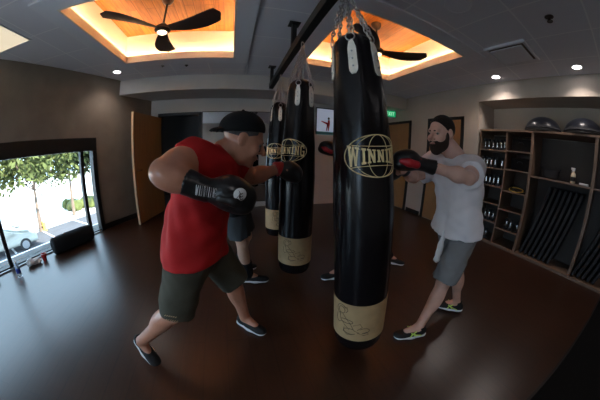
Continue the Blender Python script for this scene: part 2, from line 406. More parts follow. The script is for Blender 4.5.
for n, (y0, y1) in ((2, (4.05, 5.0)), (3, (2.565, 3.50))):
    dd = empty('door_%d' % n, (3.9, (y0+y1)/2, 0), kind='structure')
    hw = (y1-y0)/2
    link('door_frame', B((-.03, .0, -hw, -hw+.06, 0, 2.17), (-.03, .0, hw-.06, hw, 0, 2.17), (-.03, .0, -hw, hw, 2.11, 2.17)), M['black'], dd)
    lf = link('door_leaf', B((-.012, .0, -hw+.06, hw-.06, .01, 2.11)), M['door'], dd)
    link('door_handle', tube([(-.012, 0, 0), (-.06, 0, 0), (-.062, .10, 0)], r=.009), M['steel'], lf, loc=(0, -hw+.13 if n == 2 else hw-.13, 1.0))

# mirror on the back wall
mr = link('wall_mirror', B((-.74, 1.60, BY-.012, BY, .12, 2.14)), M['mirror'])
props(mr, 'wide frameless wall mirror on the back wall beside the dark doorway', 'mirror')
link('mirror_edge', B((-.755, -.74, BY-.016, BY, .12, 2.155), (-.74, 1.60, BY-.016, BY, 2.14, 2.155)), M['black'], mr)
# poster of a kicking fighter
po = empty('wall_poster', (2.21, BY, 1.99), label='pale blue wall poster with a small kicking fighter, on the back wall', cat='poster')
link('print_sheet', B((-.36, .36, -.03, 0, -.30, .33)), M['posterbg'], po)
link('border', B((-.375, .375, -.034, 0, .33, .355), (-.375, -.36, -.034, 0, -.30, .33), (.36, .375, -.034, 0, -.30, .33)), M['black'], po)
link('printed_floor', B((-.36, .36, -.032, -.03, -.30, -.22)), M['tee'], po)
fg = link('printed_fighter', poly([(-.04, -.20), (-.02, -.05), (-.17, .02), (-.16, .035), (.0, -.0), (.0, .06), (.05, .07), (.06, -.02), (.03, -.20), (.01, -.20), (.01, -.08), (-.02, -.2)], -.003, 'y'), M['red'], po, loc=(-.08, -.031, .0))
link('printed_head', lathe([(.005, -.03), (.028, -.01), (.03, .01), (.01, .035)], 12), M['hair'], fg, loc=(.025, 0, .10), rot=(0, 0, 0))
bpy.data.objects['printed_head'].scale = (1, .12, 1)
# exit sign
ex = empty('exit_sign', (3.70, 4.62, 2.37), (0, 0, -.25), label='green lit EXIT sign hanging under the soffit near the right wall', cat='sign')
link('housing', B((-.15, .15, 0, .05, -.10, .08), (-.02, .02, .01, .04, .08, .09), bevel=.004), M['frame'], ex)
fc = link('sign_face', B((-.135, .135, -.004, 0, -.085, .065)), M['green'], ex)
def exit_letters():
    bm = bmesh.new()
    def bx(x0, x1, z0, z1, sh=0):
        vs = [bm.verts.new(p) for p in ((x0, -.007, z0), (x1, -.007, z0), (x1+sh, -.007, z1), (x0+sh, -.007, z1))]
        r = bm.faces.new(vs); e = bmesh.ops.extrude_face_region(bm, geom=[r])
        for v in e['geom']:
            if isinstance(v, bmesh.types.BMVert): v.co.y += .003
    z0, z1, t = -.055, .035, .014
    x = -.115
    bx(x, x+t, z0, z1)
    for z in (z0, (z0+z1)/2-t/2, z1-t): bx(x+t, x+.045, z, z+t)
    x = -.055; bx(x, x+t, z0, z1, .036); bx(x+.036, x+.036+t, z0, z1, -.036)
    bx(.012, .012+t, z0, z1)
    bx(.042, .10, z1-t, z1); bx(.064, .064+t, z0, z1-t)
    return to_mesh('letters', bm)
link('sign_letters', exit_letters(), M['signtxt'], fc)

# ------------------------------------------------------------------ ceiling items
def downlight(x, y, label, power):
    d = empty('recessed_downlight', (x, y, CZ), label=label, cat='ceiling light', group='round recessed downlights')
    link('trim_ring', lathe([(.060, -.002), (.078, -.008), (.084, -.003), (.084, 0), (.060, 0)], 28), M['white'], d)
    link('lens', lathe([(.001, -.005), (.060, -.004), (.060, -.001), (.001, -.001)], 28), M['lamp'], d)
    L = bpy.data.lights.new('downlight_beam', 'SPOT'); L.energy = power; L.spot_size = 2.2; L.spot_blend = .7; L.shadow_soft_size = .05; L.color = (1, .88, .82)
    o = bpy.data.objects.new('downlight_beam', L); COL.objects.link(o); o.parent = d; o.location = (0, 0, -.02)
downlight(-2.14, 3.75, 'round recessed downlight by the dark left wall, near the open door', 12)
downlight(3.65, 1.75, 'round recessed downlight over the cabinets, the one farther from the camera', 17)
downlight(3.63, .45, 'round recessed downlight over the cabinets, the one closer to the camera', 17)
for (x_, l_) in ((-1.9, 'behind the camera on the window side'), (.4, 'behind the camera in the middle'), (2.5, 'behind the camera on the cabinet side')):  # unseen lamps added behind the camera to brighten the people from the front
    downlight(x_, -1.1, 'added fill downlight %s' % l_, 13)
pl = empty('ceiling_light_panel', (-2.835, 1.78, CZ), label='square warm glowing ceiling panel light in the far left corner of the picture', cat='ceiling light')
link('panel_lens', B((-.30, .30, -.30, .30, -.006, -.001)), M['panel'], pl)
link('panel_frame', B((-.32, .32, -.32, -.30, -.01, 0), (-.32, .32, .30, .32, -.01, 0), (-.32, -.30, -.3, .3, -.01, 0), (.30, .32, -.3, .3, -.01, 0)), M['drywall'], pl)
vt = empty('ceiling_vent', (2.94, 1.14, CZ), label='grey slatted air vent in the ceiling right of the right-hand tray', cat='vent')
link('vent_frame', B((-.29, .29, -.27, -.24, -.03, 0), (-.29, .29, .24, .27, -.03, 0), (-.29, -.26, -.24, .24, -.03, 0), (.26, .29, -.24, .24, -.03, 0)), M['drywall'], vt)
link('vent_face', B((-.225, .225, -.21, .21, -.040, -.028)), M['drywall'], vt)
link('vent_throat', B((-.26, .26, -.24, .24, -.006, 0)), M['wall_l'], vt)
sp = empty('fire_sprinkler', (2.346, .466, CZ), label='small dark sprinkler head on the ceiling at the upper right', cat='sprinkler')
link('escutcheon', lathe([(.045, 0), (.045, -.004), (.03, -.012), (.012, -.016)], 20), M['fan'], sp)
link('sprinkler_head', lathe([(.012, -.016), (.012, -.04), (.03, -.045), (.03, -.05)], 12), M['fan'], sp)
spk = empty('ceiling_speaker', (1.72, 1.10, CZ), label='round pale speaker grille set into the ceiling tile beside the right tray', cat='speaker')
link('grille', lathe([(.115, -.006), (.001, -.010)], 32), M['drywall'], spk)
link('grille_ring', lathe([(.115, -.002), (.122, -.012), (.135, -.008), (.138, 0), (.115, 0)], 32), M['drywall'], spk)
for (x, y, w) in ((-1.27, 3.70, 'left'), (-.87, 3.74, 'right')):
    q = empty('ceiling_hook', (x, y, CZ), label='tiny dark fixture on the ceiling edge beyond the left tray, %s one' % w, cat='ceiling fixture', group='dark ceiling fixtures')
    link('disc', lathe([(.03, 0), (.03, -.006), (.012, -.02), (.006, -.03)], 14), M['fan'], q)

def fan(x, y, a0, label):
    f = empty('ceiling_fan', (x, y, 2.745), label=label, cat='ceiling fan', group='three-blade ceiling fans')
    link('canopy', lathe([(.075, .485), (.072, .44), (.05, .40), (.02, .385)], 24), M['bronze'], f)
    link('downrod', lathe([(.014, .10), (.014, .39)], 14), M['fan'], f)
    mo = link('motor_housing', lathe([(.055, -.02), (.10, .01), (.095, .045), (.055, .08), (.022, .11)], 28), M['fan'], f)
    link('lamp_lens', lathe([(.001, -.042), (.04, -.038), (.062, -.02), (.06, -.01)], 24), M['fanlens'], mo)
    bm = bmesh.new(); N = 16; rows = []
    for i in range(N+1):
        t = i/N; r = .05+.70*t
        w = (.045+.075*math.sin(min(1, t*1.15)*PI*.55)) * (1 if t < .9 else math.sqrt(max(0.02, 1-((t-.9)/.1)**2)))
        tw = -.35*(1-.5*t); cen = .05*math.sin(t*PI)
        row = []
        for (u, zt) in ((-1, 0), (-.5, .006), (.5, .006), (1, 0), (.5, -.006), (-.5, -.006)):
            yy = cen+u*w; row.append(bm.verts.new((r, yy*math.cos(tw), .03+yy*math.sin(tw)*.8+zt+.03*t*t)))
        rows.append(row)
    for a, b in zip(rows[:-1], rows[1:]):
        for k in range(6): bm.faces.new((a[k], a[(k+1) % 6], b[(k+1) % 6], b[k]))
    bm.faces.new(rows[0][::-1]); bm.faces.new(rows[-1])
    bl = to_mesh('blade', bm, True, .9)
    for k in range(3):
        o = link('blade', bl, M['fan'], f, rot=(0, 0, a0+k*2*PI/3))
    return f
fan(-.94, 2.56, math.radians(99), 'dark three-blade ceiling fan glowing under the left ceiling tray')
fan(1.82, 2.56, math.radians(-22), 'dark three-blade ceiling fan in the right tray, partly behind the nearest bag')

# ------------------------------------------------------------------ rail
RX = .56; RZ = 2.39
rl = empty('bag_rail', (RX, 2.7, RZ), label='long black steel ceiling rail that carries the punching bags', cat='rail')
link('beam_tube', B((-.035, .035, -3.2, 1.08, -.045, .045), bevel=.006), M['black'], rl)
for y in (1.04, -.41, -1.9, -3.0):
    link('rail_bracket', B((-.025, .025, y-.03, y+.03, .04, CZ-RZ), (-.06, .06, y-.06, y+.06, CZ-RZ-.012, CZ-RZ)), M['black'], rl)

# ------------------------------------------------------------------ punching bags
R0 = .160; BH = 1.79
def brad(z): return R0*float(np.interp(z, [0, .03, .10, .9, 1.2, 1.4, 1.56, 1.66, 1.70, 1.74, 1.77, 1.79], [.88, .96, 1, 1, .92, .83, .77, .73, .70, .62, .46, .28]))
def bfold(a, z):
    k = max(0., (z-1.20)/.5); return 1+.05*k*math.sin(6*a+.6)+.03*k*math.sin(9*a)
def wrap(u, z, off=.0015, phi=0.0):
    r = brad(z); a = u/R0+phi-PI/2; rr = r*bfold(a, z)+off; return (rr*math.cos(a), rr*math.sin(a), z)
def wrapmesh(quads, phi, off=.0018, nu=6):
    """quads: 4 corner (u,z) polygons drawn on the bag surface"""
    bm = bmesh.new()
    for q in quads:
        (a, b, c, d) = q
        for i in range(nu):
            t0, t1 = i/nu, (i+1)/nu
            L = lambda p, r, t: (p[0]+(r[0]-p[0])*t, p[1]+(r[1]-p[1])*t)
            pts = [L(a, b, t0), L(a, b, t1), L(d, c, t1), L(d, c, t0)]
            o = [bm.verts.new(wrap(u, z, off, phi)) for u, z in pts]; i_ = [bm.verts.new(wrap(u, z, -.001, phi)) for u, z in pts]
            try:
                bm.faces.new(o)
                for k in range(4): bm.faces.new((o[k], i_[k], i_[(k+1) % 4], o[(k+1) % 4]))
            except ValueError: pass
    return to_mesh('print', bm)
GLY = {  # quads in a 1x1 cell
 'I': [((.28, 0), (.72, 0), (.72, 1), (.28, 1)), ((.08, 0), (.92, 0), (.92, .14), (.08, .14)), ((.08, .86), (.92, .86), (.92, 1), (.08, 1))],
 'N': [((.10, 0), (.32, 0), (.32, 1), (.10, 1)), ((.70, 0), (.90, 0), (.90, 1), (.70, 1)), ((.10, 1), (.38, 1), (.92, 0), (.64, 0)), ((.0, 0), (.42, 0), (.42, .12), (.0, .12)), ((.58, .88), (1, .88), (1, 1), (.58, 1)), ((.0, .88), (.3, .88), (.3, 1), (.0, 1))],
 'W': [((.22, 0), (.38, 0), (.25, 1), (.03, 1)), ((.22, 0), (.38, 0), (.58, 1), (.42, 1)), ((.62, 0), (.78, 0), (.58, 1), (.42, 1)), ((.62, 0), (.78, 0), (.97, 1), (.80, 1)), ((-.02, .88), (.34, .88), (.34, 1), (-.02, 1)), ((.66, .88), (1.02, .88), (1.02, 1), (.66, 1))],
 'G': [((.06, .1), (.30, .1), (.30, .9), (.06, .9)), ((.12, .84), (.90, .84), (.86, 1), (.2, 1)), ((.12, .16), (.90, .16), (.86, 0), (.2, 0)), ((.68, 0), (.92, 0), (.92, .48), (.68, .48)), ((.52, .38), (.96, .38), (.96, .5), (.52, .5)), ((.70, .68), (.90, .68), (.90, 1), (.70, 1))]}
def logo_quads(word, u0, u1, zc, hh):
    out = []; n = len(word); wd = [1.35 if c == 'W' else .62 if c == 'I' else 1.0 for c in word]; tot = sum(wd); x = 0
    for c, w in zip(word, wd):
        for q in GLY[c]:
            r = []
            for (a, b) in q:
                s = (x+a*w*.88+.06)/tot; u = u0+(u1-u0)*s; k = hh*(.62+.55*abs(2*s-1)**1.5); r.append((u, zc+(b-.5)*2*k))
            out.append(r)
        x += w
    return out
def make_bag():
    g = empty('hanging_heavy_bag', (0, 0, 0))
    P = [0, .01, .03, .10, .37, .6, .9, 1.2, 1.35, 1.45, 1.55, 1.60, 1.64, 1.67, 1.70, 1.72, 1.74, 1.755, 1.77, 1.78, 1.79]
    bm = bmesh.new(); lathe_bm(bm, [(.10, 0)]+[(brad(z), z+.004) for z in P], 64, fn=bfold); link('bag_body', to_mesh('bag', bm, True, .8), M['leather'], g)
    link('tan_band', lathe([(R0+.0005, .105), (R0+.002, .105), (R0+.002, .375), (R0+.0005, .375)], 64), M['tan'], g)
    bd = g.children[-1]
    lo = link('globe_logo', None or tube([wrap(.175*math.cos(t), 1.145+.095*math.sin(t), .0005) for t in np.linspace(0, 2*PI, 65)[:-1]], r=.0026, n=6, closed=True), M['gold'], g, label='gold globe outline')
    paths = []
    for a in (.33, .72):
        for sg in (1, -1): paths.append([wrap(sg*.175*a*math.cos(t), 1.145+.095*math.sin(t), .0005) for t in np.linspace(-PI/2, PI/2, 25)])
    for zz in (.055, -.055):
        w = .175*math.sqrt(1-(zz/.095)**2)
        paths.append([wrap(w*math.sin(t), 1.145+zz-.012*math.copysign(1, zz)*math.cos(t), .0005) for t in np.linspace(-PI/2, PI/2, 21)])
    link('globe_lines', tube(*paths, r=.0017, n=5), M['gold'], lo)
    link('letter_backing', wrapmesh([[(-.165, 1.095), (0, 1.118), (0, 1.172), (-.165, 1.195)], [(0, 1.118), (.165, 1.095), (.165, 1.195), (0, 1.172)]], 0, .0022, 24), M['leather'], lo)
    link('logo_letters', wrapmesh(logo_quads('WINNING', -.160, .160, 1.145, .044), 0, .004, 3), M['gold'], lo)
    # line drawing on the tan band
    dr = []
    def loop(cx, cz, rx, rz, a0=0, a1=2*PI, n=14): return [(cx+rx*math.cos(a), cz+rz*math.sin(a)) for a in np.linspace(a0, a1, n)]
    dr += [loop(-.055, .31, .016, .02), loop(-.055, .31, .026, .03, .5, 4.5), [(-.05, .29), (-.03, .262), (-.01, .235), (.005, .20), (.03, .185)],
           [(-.065, .29), (-.06, .25), (-.035, .22), (-.015, .20)], loop(-.03, .25, .03, .012), [(-.08, .28), (-.085, .24), (-.07, .225), (-.055, .24)],
           [(.0, .23), (.03, .245), (.04, .225), (.02, .205)], loop(-.012, .19, .03, .018, 1, 5.6), [(.02, .185), (.05, .17), (.07, .175), (.06, .19), (.045, .185)],
           loop(.05, .20, .022, .016, -2, 2.6), [(-.04, .21), (-.045, .18), (-.025, .165), (.0, .172)], [(-.045, .33), (-.03, .335), (-.025, .315), (-.035, .30)]]
    link('fighter_drawing', tube(*[[wrap(u*1.35-.115, .24+(z-.24)*1.2, .002) for u, z in p] for p in dr], r=.0019, n=5), M['ink'], bd)
    # seams
    link('seam', tube([wrap(0, z, .0, PI*.86) for z in np.linspace(.40, 1.68, 40)], [wrap(0, z, .0, -.42-PI*.0) for z in np.linspace(1.30, 1.68, 14)], r=.0025, n=5), M['leather'], g)
    # straps, rings and chains
    top = V((0, 0, BH+.335))
    for k in range(6):
        ph = -.62+k*PI/3
        bm = bmesh.new(); W = .027; zs = np.linspace(1.53, 1.72, 13); ro = []
        for z in zs:
            w = W*math.sqrt(max(.08, 1-max(0, (1.56-z)/.034)**2)) if z < 1.56 else W*(1 if z < 1.67 else 1-.5*(z-1.67)/.05)
            ro.append([bm.verts.new(wrap(u, z, o, ph)) for u, o in ((-w, .002), (-w, .008), (w, .008), (w, .002))])
        for a, b in zip(ro[:-1], ro[1:]):
            for i in range(4): bm.faces.new((a[i], a[(i+1) % 4], b[(i+1) % 4], b[i]))
        bm.faces.new(ro[0]); bm.faces.new(ro[-1][::-1])
        st = link('strap', to_mesh('strap', bm), M['strap'], g)
        for z in (1.57, 1.61, 1.65):
            bm = bmesh.new(); bmesh.ops.create_icosphere(bm, subdivisions=1, radius=.006)
            link('rivet', to_mesh('rivet', bm, True), M['steel'], st, loc=wrap(0, z, .009, ph))
        ra = V(wrap(0, 1.715, .006, ph)); rb = ra+V((0, 0, .045))
        link('ring', tube([ra+V((math.cos(ph-PI/2+PI/2)*.022*math.sin(t), math.sin(ph)*.022*math.sin(t), .022-.022*math.cos(t))) for t in np.linspace(0, 2*PI, 17)[:-1]], r=.0035, n=6, closed=True), M['chain'], st)
        bm = bmesh.new(); dvec = top-rb; L = dvec.length; n = int(L/.024); dz = dvec.normalized(); sx = dz.cross(V((.3, .9, .1))).normalized(); sy = dz.cross(sx)
        for i in range(n):
            c = rb+dvec*((i+.5)/n); a = sx if i % 2 else sy
            tube_bm(bm, [c+dz*.0165*math.cos(t)+a*.0085*math.sin(t) for t in np.linspace(0, 2*PI, 13)[:-1]], .0042, 5, True)
        link('chain', to_mesh('chain', bm, True), M['chain'], g)
    bm = bmesh.new(); tube_bm(bm, [top+V((.018*math.sin(t), 0, .018*math.cos(t))) for t in np.linspace(0, 2*PI, 13)[:-1]], .005, 6, True)
    tube_bm(bm, [top+V((0, .022*math.sin(t), .035+.03*math.cos(t))) for t in np.linspace(0, 2*PI, 13)[:-1]], .005, 6, True)
    link('swivel', to_mesh('swivel', bm, True), M['steel'], g)
    return g
def place_bag(g, bottom, top, spin, label):
    d = (V(top)-V(bottom)).normalized(); q = V((0, 0, 1)).rotation_difference(d)
    g.rotation_mode = 'QUATERNION'; g.location = bottom
    from mathutils import Quaternion
    g.rotation_quaternion = q @ Quaternion((0, 0, 1), spin)
    props(g, label, 'punching bag', 'black heavy bags hanging from the rail')
bag0 = make_bag()
bagB = copy_tree(bag0); bagC = copy_tree(bag0)
for _g in (bagB, bagC):
    for _c in _g.children:
        for _d in _c.children:
            if _d.name.startswith('fighter_drawing'): _d.rotation_euler = (0, 0, 1.35)
place_bag(bag0, (.698, .912, .145), (.562, 1.012, 1.93), -.03, 'nearest and largest black heavy bag, punched by the man in white')
place_bag(bagB, (.530, 1.93, .15), (.56, 1.95, 1.93), -.90, 'middle black heavy bag of the three, with its gold logo half turned away')
place_bag(bagC, (.545, 2.95, .14), (.56, 2.95, 1.93), -.5, 'farthest black heavy bag on the rail, overlapping the middle bag')
# ------------------------------------------------------------------ cabinets in the alcove
FX, BX = 3.92, 4.46; t = .022
cub = empty('cubby_cabinet', (FX, 1.71, 0), label='walnut cubby cabinet of two columns holding the dumbbells, by the wall corner', cat='cabinet')
D_ = BX-FX
link('side_panel', B((0, D_, .475, .495, 0, 1.90)), M['shelfw'], cub); link('side_panel', B((0, D_, -.485, -.465, 0, 1.90)), M['shelfw'], cub)
link('divider', B((0, D_, -.042, -.020, .02, 1.89)), M['shelfw'], cub)
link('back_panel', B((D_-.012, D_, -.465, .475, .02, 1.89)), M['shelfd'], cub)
link('plinth', B((0, D_, -.465, .475, 0, .045)), M['shelfw'], cub)
Z1 = [.38, .69, .985, 1.285, 1.59]; Z2 = [.32, .645, .95, 1.30, 1.60]
for z in Z1: link('shelf', B((0, D_-.012, -.020, .475, z-.02, z)), M['shelfw'], cub)
for z in Z2: link('shelf', B((0, D_-.012, -.465, -.042, z-.02, z)), M['shelfw'], cub)
def bay(y0, y1, label):
    b = empty('storage_cabinet', (FX, (y0+y1)/2, 0), label=label, cat='cabinet'); hw = (y1-y0)/2
    for s in (-1, 1): link('side_panel', B((0, D_, s*hw-(.022 if s > 0 else 0), s*hw+(.022 if s < 0 else 0), 0, 1.90)), M['shelfw'], b)
    link('shelf', B((0, D_-.012, -hw+.022, hw-.022, 1.235, 1.26)), M['shelfw'], b)
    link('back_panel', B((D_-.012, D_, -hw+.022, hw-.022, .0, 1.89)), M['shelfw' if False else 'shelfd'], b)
    link('plinth', B((0, D_-.012, -hw+.022, hw-.022, 0, .035)), M['shelfw'], b)
    return b
bay(.232, 1.223, 'tall walnut bay cabinet with a spray bottle on its shelf and leaning mats below')
bay(-.775, .230, 'walnut bay cabinet at the right edge of the picture')
wt = link('cabinet_top', B((FX-.01, BX, -.78, 2.215, 1.90, 1.932), bevel=.003), M['shelfw'])
props(wt, 'long walnut top board running across all the cabinets', 'shelf board')

# dumbbells standing on end, chrome grip between black heads
def dumbbell(parts=True):
    g = empty('dumbbell', (0, 0, 0))
    link('grip', lathe([(.014, .045), (.017, .09), (.014, .135)], 12), M['chrome'], g)
    for z in (0, .135):
        link('head', lathe([(.026, z), (.036, z+.008), (.036, z+.038), (.026, z+.046)], 6, False), M['foam'], g)
    return g
db0 = dumbbell(); used = False
ORD = ['leftmost', 'second from left', 'third from left', 'fourth from left', 'fifth from left', 'sixth from left']
def row(ys, z, cell, x=4.0):
    global used
    for i, y in enumerate(ys):
        g = db0 if not used else copy_tree(db0); used = True
        g.location = (x+random.uniform(-.008, .008), y, z+.002); g.rotation_euler = (0, 0, random.uniform(0, 1)); s = random.uniform(.95, 1.08); g.scale = (s, s, s)
        props(g, 'chrome gripped dumbbell in %s, %s' % (cell, ORD[i]), 'dumbbell', 'dumbbells in the cubby cabinet')
row([2.13, 2.05, 1.97, 1.89, 1.81, 1.74], 1.59, 'the top left cubby')
row([2.14, 2.06, 1.985, 1.905, 1.77], 1.285, 'the second left cubby from the top')
row([2.13, 2.05, 1.97, 1.89, 1.80], .985, 'the third left cubby from the top')
row([2.12, 2.04, 1.95, 1.87, 1.79], .38, 'the left cubby second from the floor')
row([2.06, 1.96, 1.86], .045, 'the bottom left cubby')
row([1.50, 1.42, 1.29], .32, 'the right cubby second from the floor')
# coiled bands
cb_ = empty('resistance_band', (4.02, 1.44, .951), label='yellow and dark looped exercise bands lying in a right column cubby', cat='exercise band')
link('yellow_loop', tube([(.07*math.cos(a), .13*math.sin(a)+.01, .008+.03*(1+math.cos(a))) for a in np.linspace(0, 2*PI, 33)[:-1]], r=.007, closed=True), M['yellow'], cb_)
link('dark_loop', tube([(.09*math.cos(a)+.05, .14*math.sin(a), .010+.045*(1+math.sin(a+.6))) for a in np.linspace(0, 2*PI, 33)[:-1]], r=.007, closed=True), M['foam'], cb_)
for (y, z, w) in ((1.45, 1.60, 'upper'), (1.44, 1.30, 'lower')):
    bk = empty('storage_basket', (4.16, y, z), label='dark fabric storage basket in the %s right column cubby, nearly lost in shadow' % w, cat='basket')
    link('basket_body', B((-.14, .14, -.17, .17, .001, .20), bevel=.02), M['blackcloth'], bk)
    link('basket_handle', tube([(-.145, -.05, .12), (-.165, -.03, .14), (-.165, .03, .14), (-.145, .05, .12)], r=.006), M['charcoal'], bk)
# bosu balls on top
def bosu(x, y, label):
    g = empty('balance_dome', (x, y, 1.932), label=label, cat='balance ball', group='balance domes on the cabinets')
    link('platform', lathe([(.28, 0), (.315, .01), (.315, .035), (.29, .045)], 40), M['black'], g)
    link('dome', lathe([(.300, .045)]+[(.300*math.cos(a), .045+.215*math.sin(a)) for a in np.linspace(.05, PI/2-.01, 18)], 40), M['ball'], g)
    link('band', lathe([(.300, .045), (.308, .055), (.303, .075), (.296, .085)], 40), M['foam'], g)
bosu(4.19, 1.13, 'dark grey half balance ball on the cabinet top, farther one near the wall corner')
bosu(4.19, .47, 'dark grey half balance ball on the cabinet top, closer one at the right edge')
# things on the bay shelf
sb = empty('spray_bottle', (4.05, .545, 1.26), (0, 0, 2.0), label='cream spray bottle with a white trigger head on the bay shelf', cat='spray bottle')
link('bottle_body', lathe([(.036, .001), (.040, .01), (.040, .11), (.030, .14), (.015, .155), (.014, .17)], 20), M['sprayb'], sb)
hd = link('trigger_head', B((-.018, .045, -.012, .012, .185, .215), (-.014, .014, -.014, .014, .165, .19), bevel=.003), M['white'], sb)
link('trigger', B((.022, .030, -.006, .006, .15, .188)), M['white'], hd)
link('label_band', lathe([(.0402, .03), (.0408, .03), (.0408, .09), (.0402, .09)], 20), M['black'], sb)
tw = link('folded_cloth', B((-.06, .06, -.07, .07, 0, .03), bevel=.012), M['white2'], loc=(4.08, .37, 1.261)); props(tw, 'small folded white cloth lying beside the spray bottle', 'cloth')
bc = empty('black_basket', (4.14, .93, 1.26), label='black basket with two handles in the shadow at the left of the bay shelf', cat='basket')
link('basket_body', lathe([(.10, .001), (.13, .02), (.15, .13), (.145, .13), (.12, .02)], 24), M['foam'], bc)
for s in (-1, 1): link('basket_handle', tube([(0, s*.145, .12), (.03, s*.16, .16), (-.03, s*.16, .16), (0, s*.145, .12)], r=.006), M['foam'], bc)
# leaning mats
ORD2 = ['first', 'second', 'third', 'fourth', 'fifth', 'sixth', 'seventh', 'eighth', 'ninth']
mm = B((-.21, .21, -.022, .022, 0, 1.12), bevel=.008)
for i in range(7):
    o = link('exercise_mat', mm, M['foam'], loc=(4.20, .985-i*.088, .04+.012), rot=(-.20, 0, 0))
    o.location.y = 1.13-i*.085
    props(o, 'black foam exercise mat leaning in the tall bay, %s from its left side' % ORD2[i], 'exercise mat', 'black mats leaning in the tall bay')
    o.rotation_euler = (.24, 0, 0); o.location.z = .052
for i in range(5):
    o = link('exercise_mat', mm, M['foam'], loc=(4.20, .18-i*.085, .052), rot=(.30, 0, 0))
    props(o, 'black foam exercise mat leaning in the right edge bay, %s from its left side' % ORD2[i], 'exercise mat', 'black mats leaning in the right edge bay')

# ------------------------------------------------------------------ things by the window
def wp(s, d, z=0):   # s metres along the left wall, d metres into the room
    return A2+WD*s+WN*d+V((0, 0, z))
rb = empty('duffel_bag', wp(-1.30, .22, 0), rotz, label='black cylindrical duffel bag lying on the floor against the window', cat='duffel bag')
bm = bmesh.new(); tube_bm(bm, [(-.37, 0, .13), (-.35, 0, .13), (-.2, 0, .13), (0, 0, .128), (.2, 0, .13), (.35, 0, .13), (.37, 0, .13)], .13, 24, radii=[.10, .125, .13, .127, .13, .125, .10])
link('bag_body', to_mesh('duf', bm, True, .9), M['blackcloth'], rb)
link('carry_strap', tube([(-.2, -.05, .25), (-.16, -.09, .285), (0, -.12, .29), (.16, -.09, .285), (.2, -.05, .25)], r=.008), M['charcoal'], rb)
link('end_zip', tube([(-.372, .07*math.cos(a), .13+.07*math.sin(a)) for a in np.linspace(0, 2*PI, 20)[:-1]], r=.004, closed=True), M['charcoal'], rb)
wb = empty('water_bottle', (-2.97, 1.97, 0), label='clear plastic water bottle with a blue label standing by the window mullion', cat='water bottle')
link('bottle_body', lathe([(.028, .001), (.033, .008), (.033, .13), (.028, .16), (.013, .185), (.012, .20)], 20), M['water'], wb)
link('bottle_cap', lathe([(.014, .20), (.014, .22)], 14), M['white'], wb)
link('bottle_label', lathe([(.0335, .06), (.0342, .06), (.0342, .12), (.0335, .12)], 20), M['blue'], wb)
rc = empty('red_cup', (-2.93, 2.47, 0), label='small red plastic cup on the floor between the white bag and the duffel bag', cat='cup')
link('cup_body', lathe([(.032, .001), (.045, .10), (.041, .10), (.029, .01)], 20), M['cupred'], rc)
link('cup_rim', tube([(.044*math.cos(a), .044*math.sin(a), .10) for a in np.linspace(0, 2*PI, 20)[:-1]], r=.003, closed=True), M['white'], rc)
f = F((-3.2, 2.15, 0), (-2.8, 2.5, .16), .006)
f.ell((-3.02, 2.31, .045), (.10, .055, .045), ax=((.45, .89, 0), (-.89, .45, 0), (0, 0, 1)), k=.01); f.ell((-3.05, 2.27, .06), (.05, .04, .045), k=.03); f.ell((-2.97, 2.37, .04), (.05, .045, .035), k=.03)
f.wrinkle(.006, 60, 4); f.plane((0, 0, .002), (0, 0, -1))
wbg = link('crumpled_bag', f.mesh((-3.02, 2.31, 0)), M['white2'], loc=(-3.02, 2.31, 0)); props(wbg, 'crumpled white plastic bag on the floor by the window, left of the red cup', 'bag')
dbl = empty('hand_weight', (-3.28, 1.70, 0), (0, 0, .9), label='small black hand weight on the floor at the left edge, under the window', cat='dumbbell')
link('grip', tube([(-.06, 0, .03), (.06, 0, .03)], r=.012), M['foam'], dbl)
for s in (-1, 1): link('head', tube([(s*.05, 0, .03), (s*.09, 0, .03)], r=.03, n=12), M['black'], dbl)

mt_ = empty('dark_floor_sheet', (2.60, -.96, 0), (0, 0, -.096), label='flat black stand-in sheet over an unidentified dark area of floor, lower right', cat='floor mat')  # flat black sheet added where the floor has an unidentified dark area
link('black_sheet', B((-1.9, 1.25, -.7, .72, .001, .014), bevel=.004), mat('matte_black_sheet', (.004, .004, .004), .9, .1), mt_)
link('sheet_edge', B((-1.92, -1.9, -.7, .74, .001, .010), (-1.92, 1.25, .72, .74, .001, .010)), M['black'], mt_)
# ================================================================== PEOPLE
def frame(fwd, up=(0, 0, 1)):
    f = V(fwd).normalized(); s = f.cross(V(up)).normalized(); u = s.cross(f).normalized(); return s, f, u   # s = person's right
def lerp(a, b, t): return V(a)*(1-t)+V(b)*t
def body(J, g, h, head_k=1.0):
    P = [V(p) for k, p in J.items() if isinstance(p, (tuple, V)) and not k.startswith('d_')]
    lo = V([min(p[i] for p in P)-.22 for i in range(3)]); hi = V([max(p[i] for p in P)+.22 for i in range(3)]); lo.z = max(lo.z, -.01)
    f = F(lo, hi, h)
    ps, pf, pu = frame(J['d_pelvis'], V(J['chest'])-V(J['pelvis'])); cs, cf, cu = frame(J['d_chest'], V(J['neck'])-V(J['chest']))
    f.ell(J['pelvis'], (.165*g, .115*g, .12*g), (ps, pf, pu), .03)
    f.ell(lerp(J['pelvis'], J['chest'], .5), (.150*g, .11*g, .17*g), (ps, pf, pu), .05)
    f.ell(J['chest'], (.175*g, .118*g, .165*g), (cs, cf, cu), .05)
    f.ell(lerp(J['chest'], J['neck'], .72), (.15*g, .075*g, .05*g), (cs, cf, cu), .05)
    limbs(f, J, g); headshape(f, J)
    return f
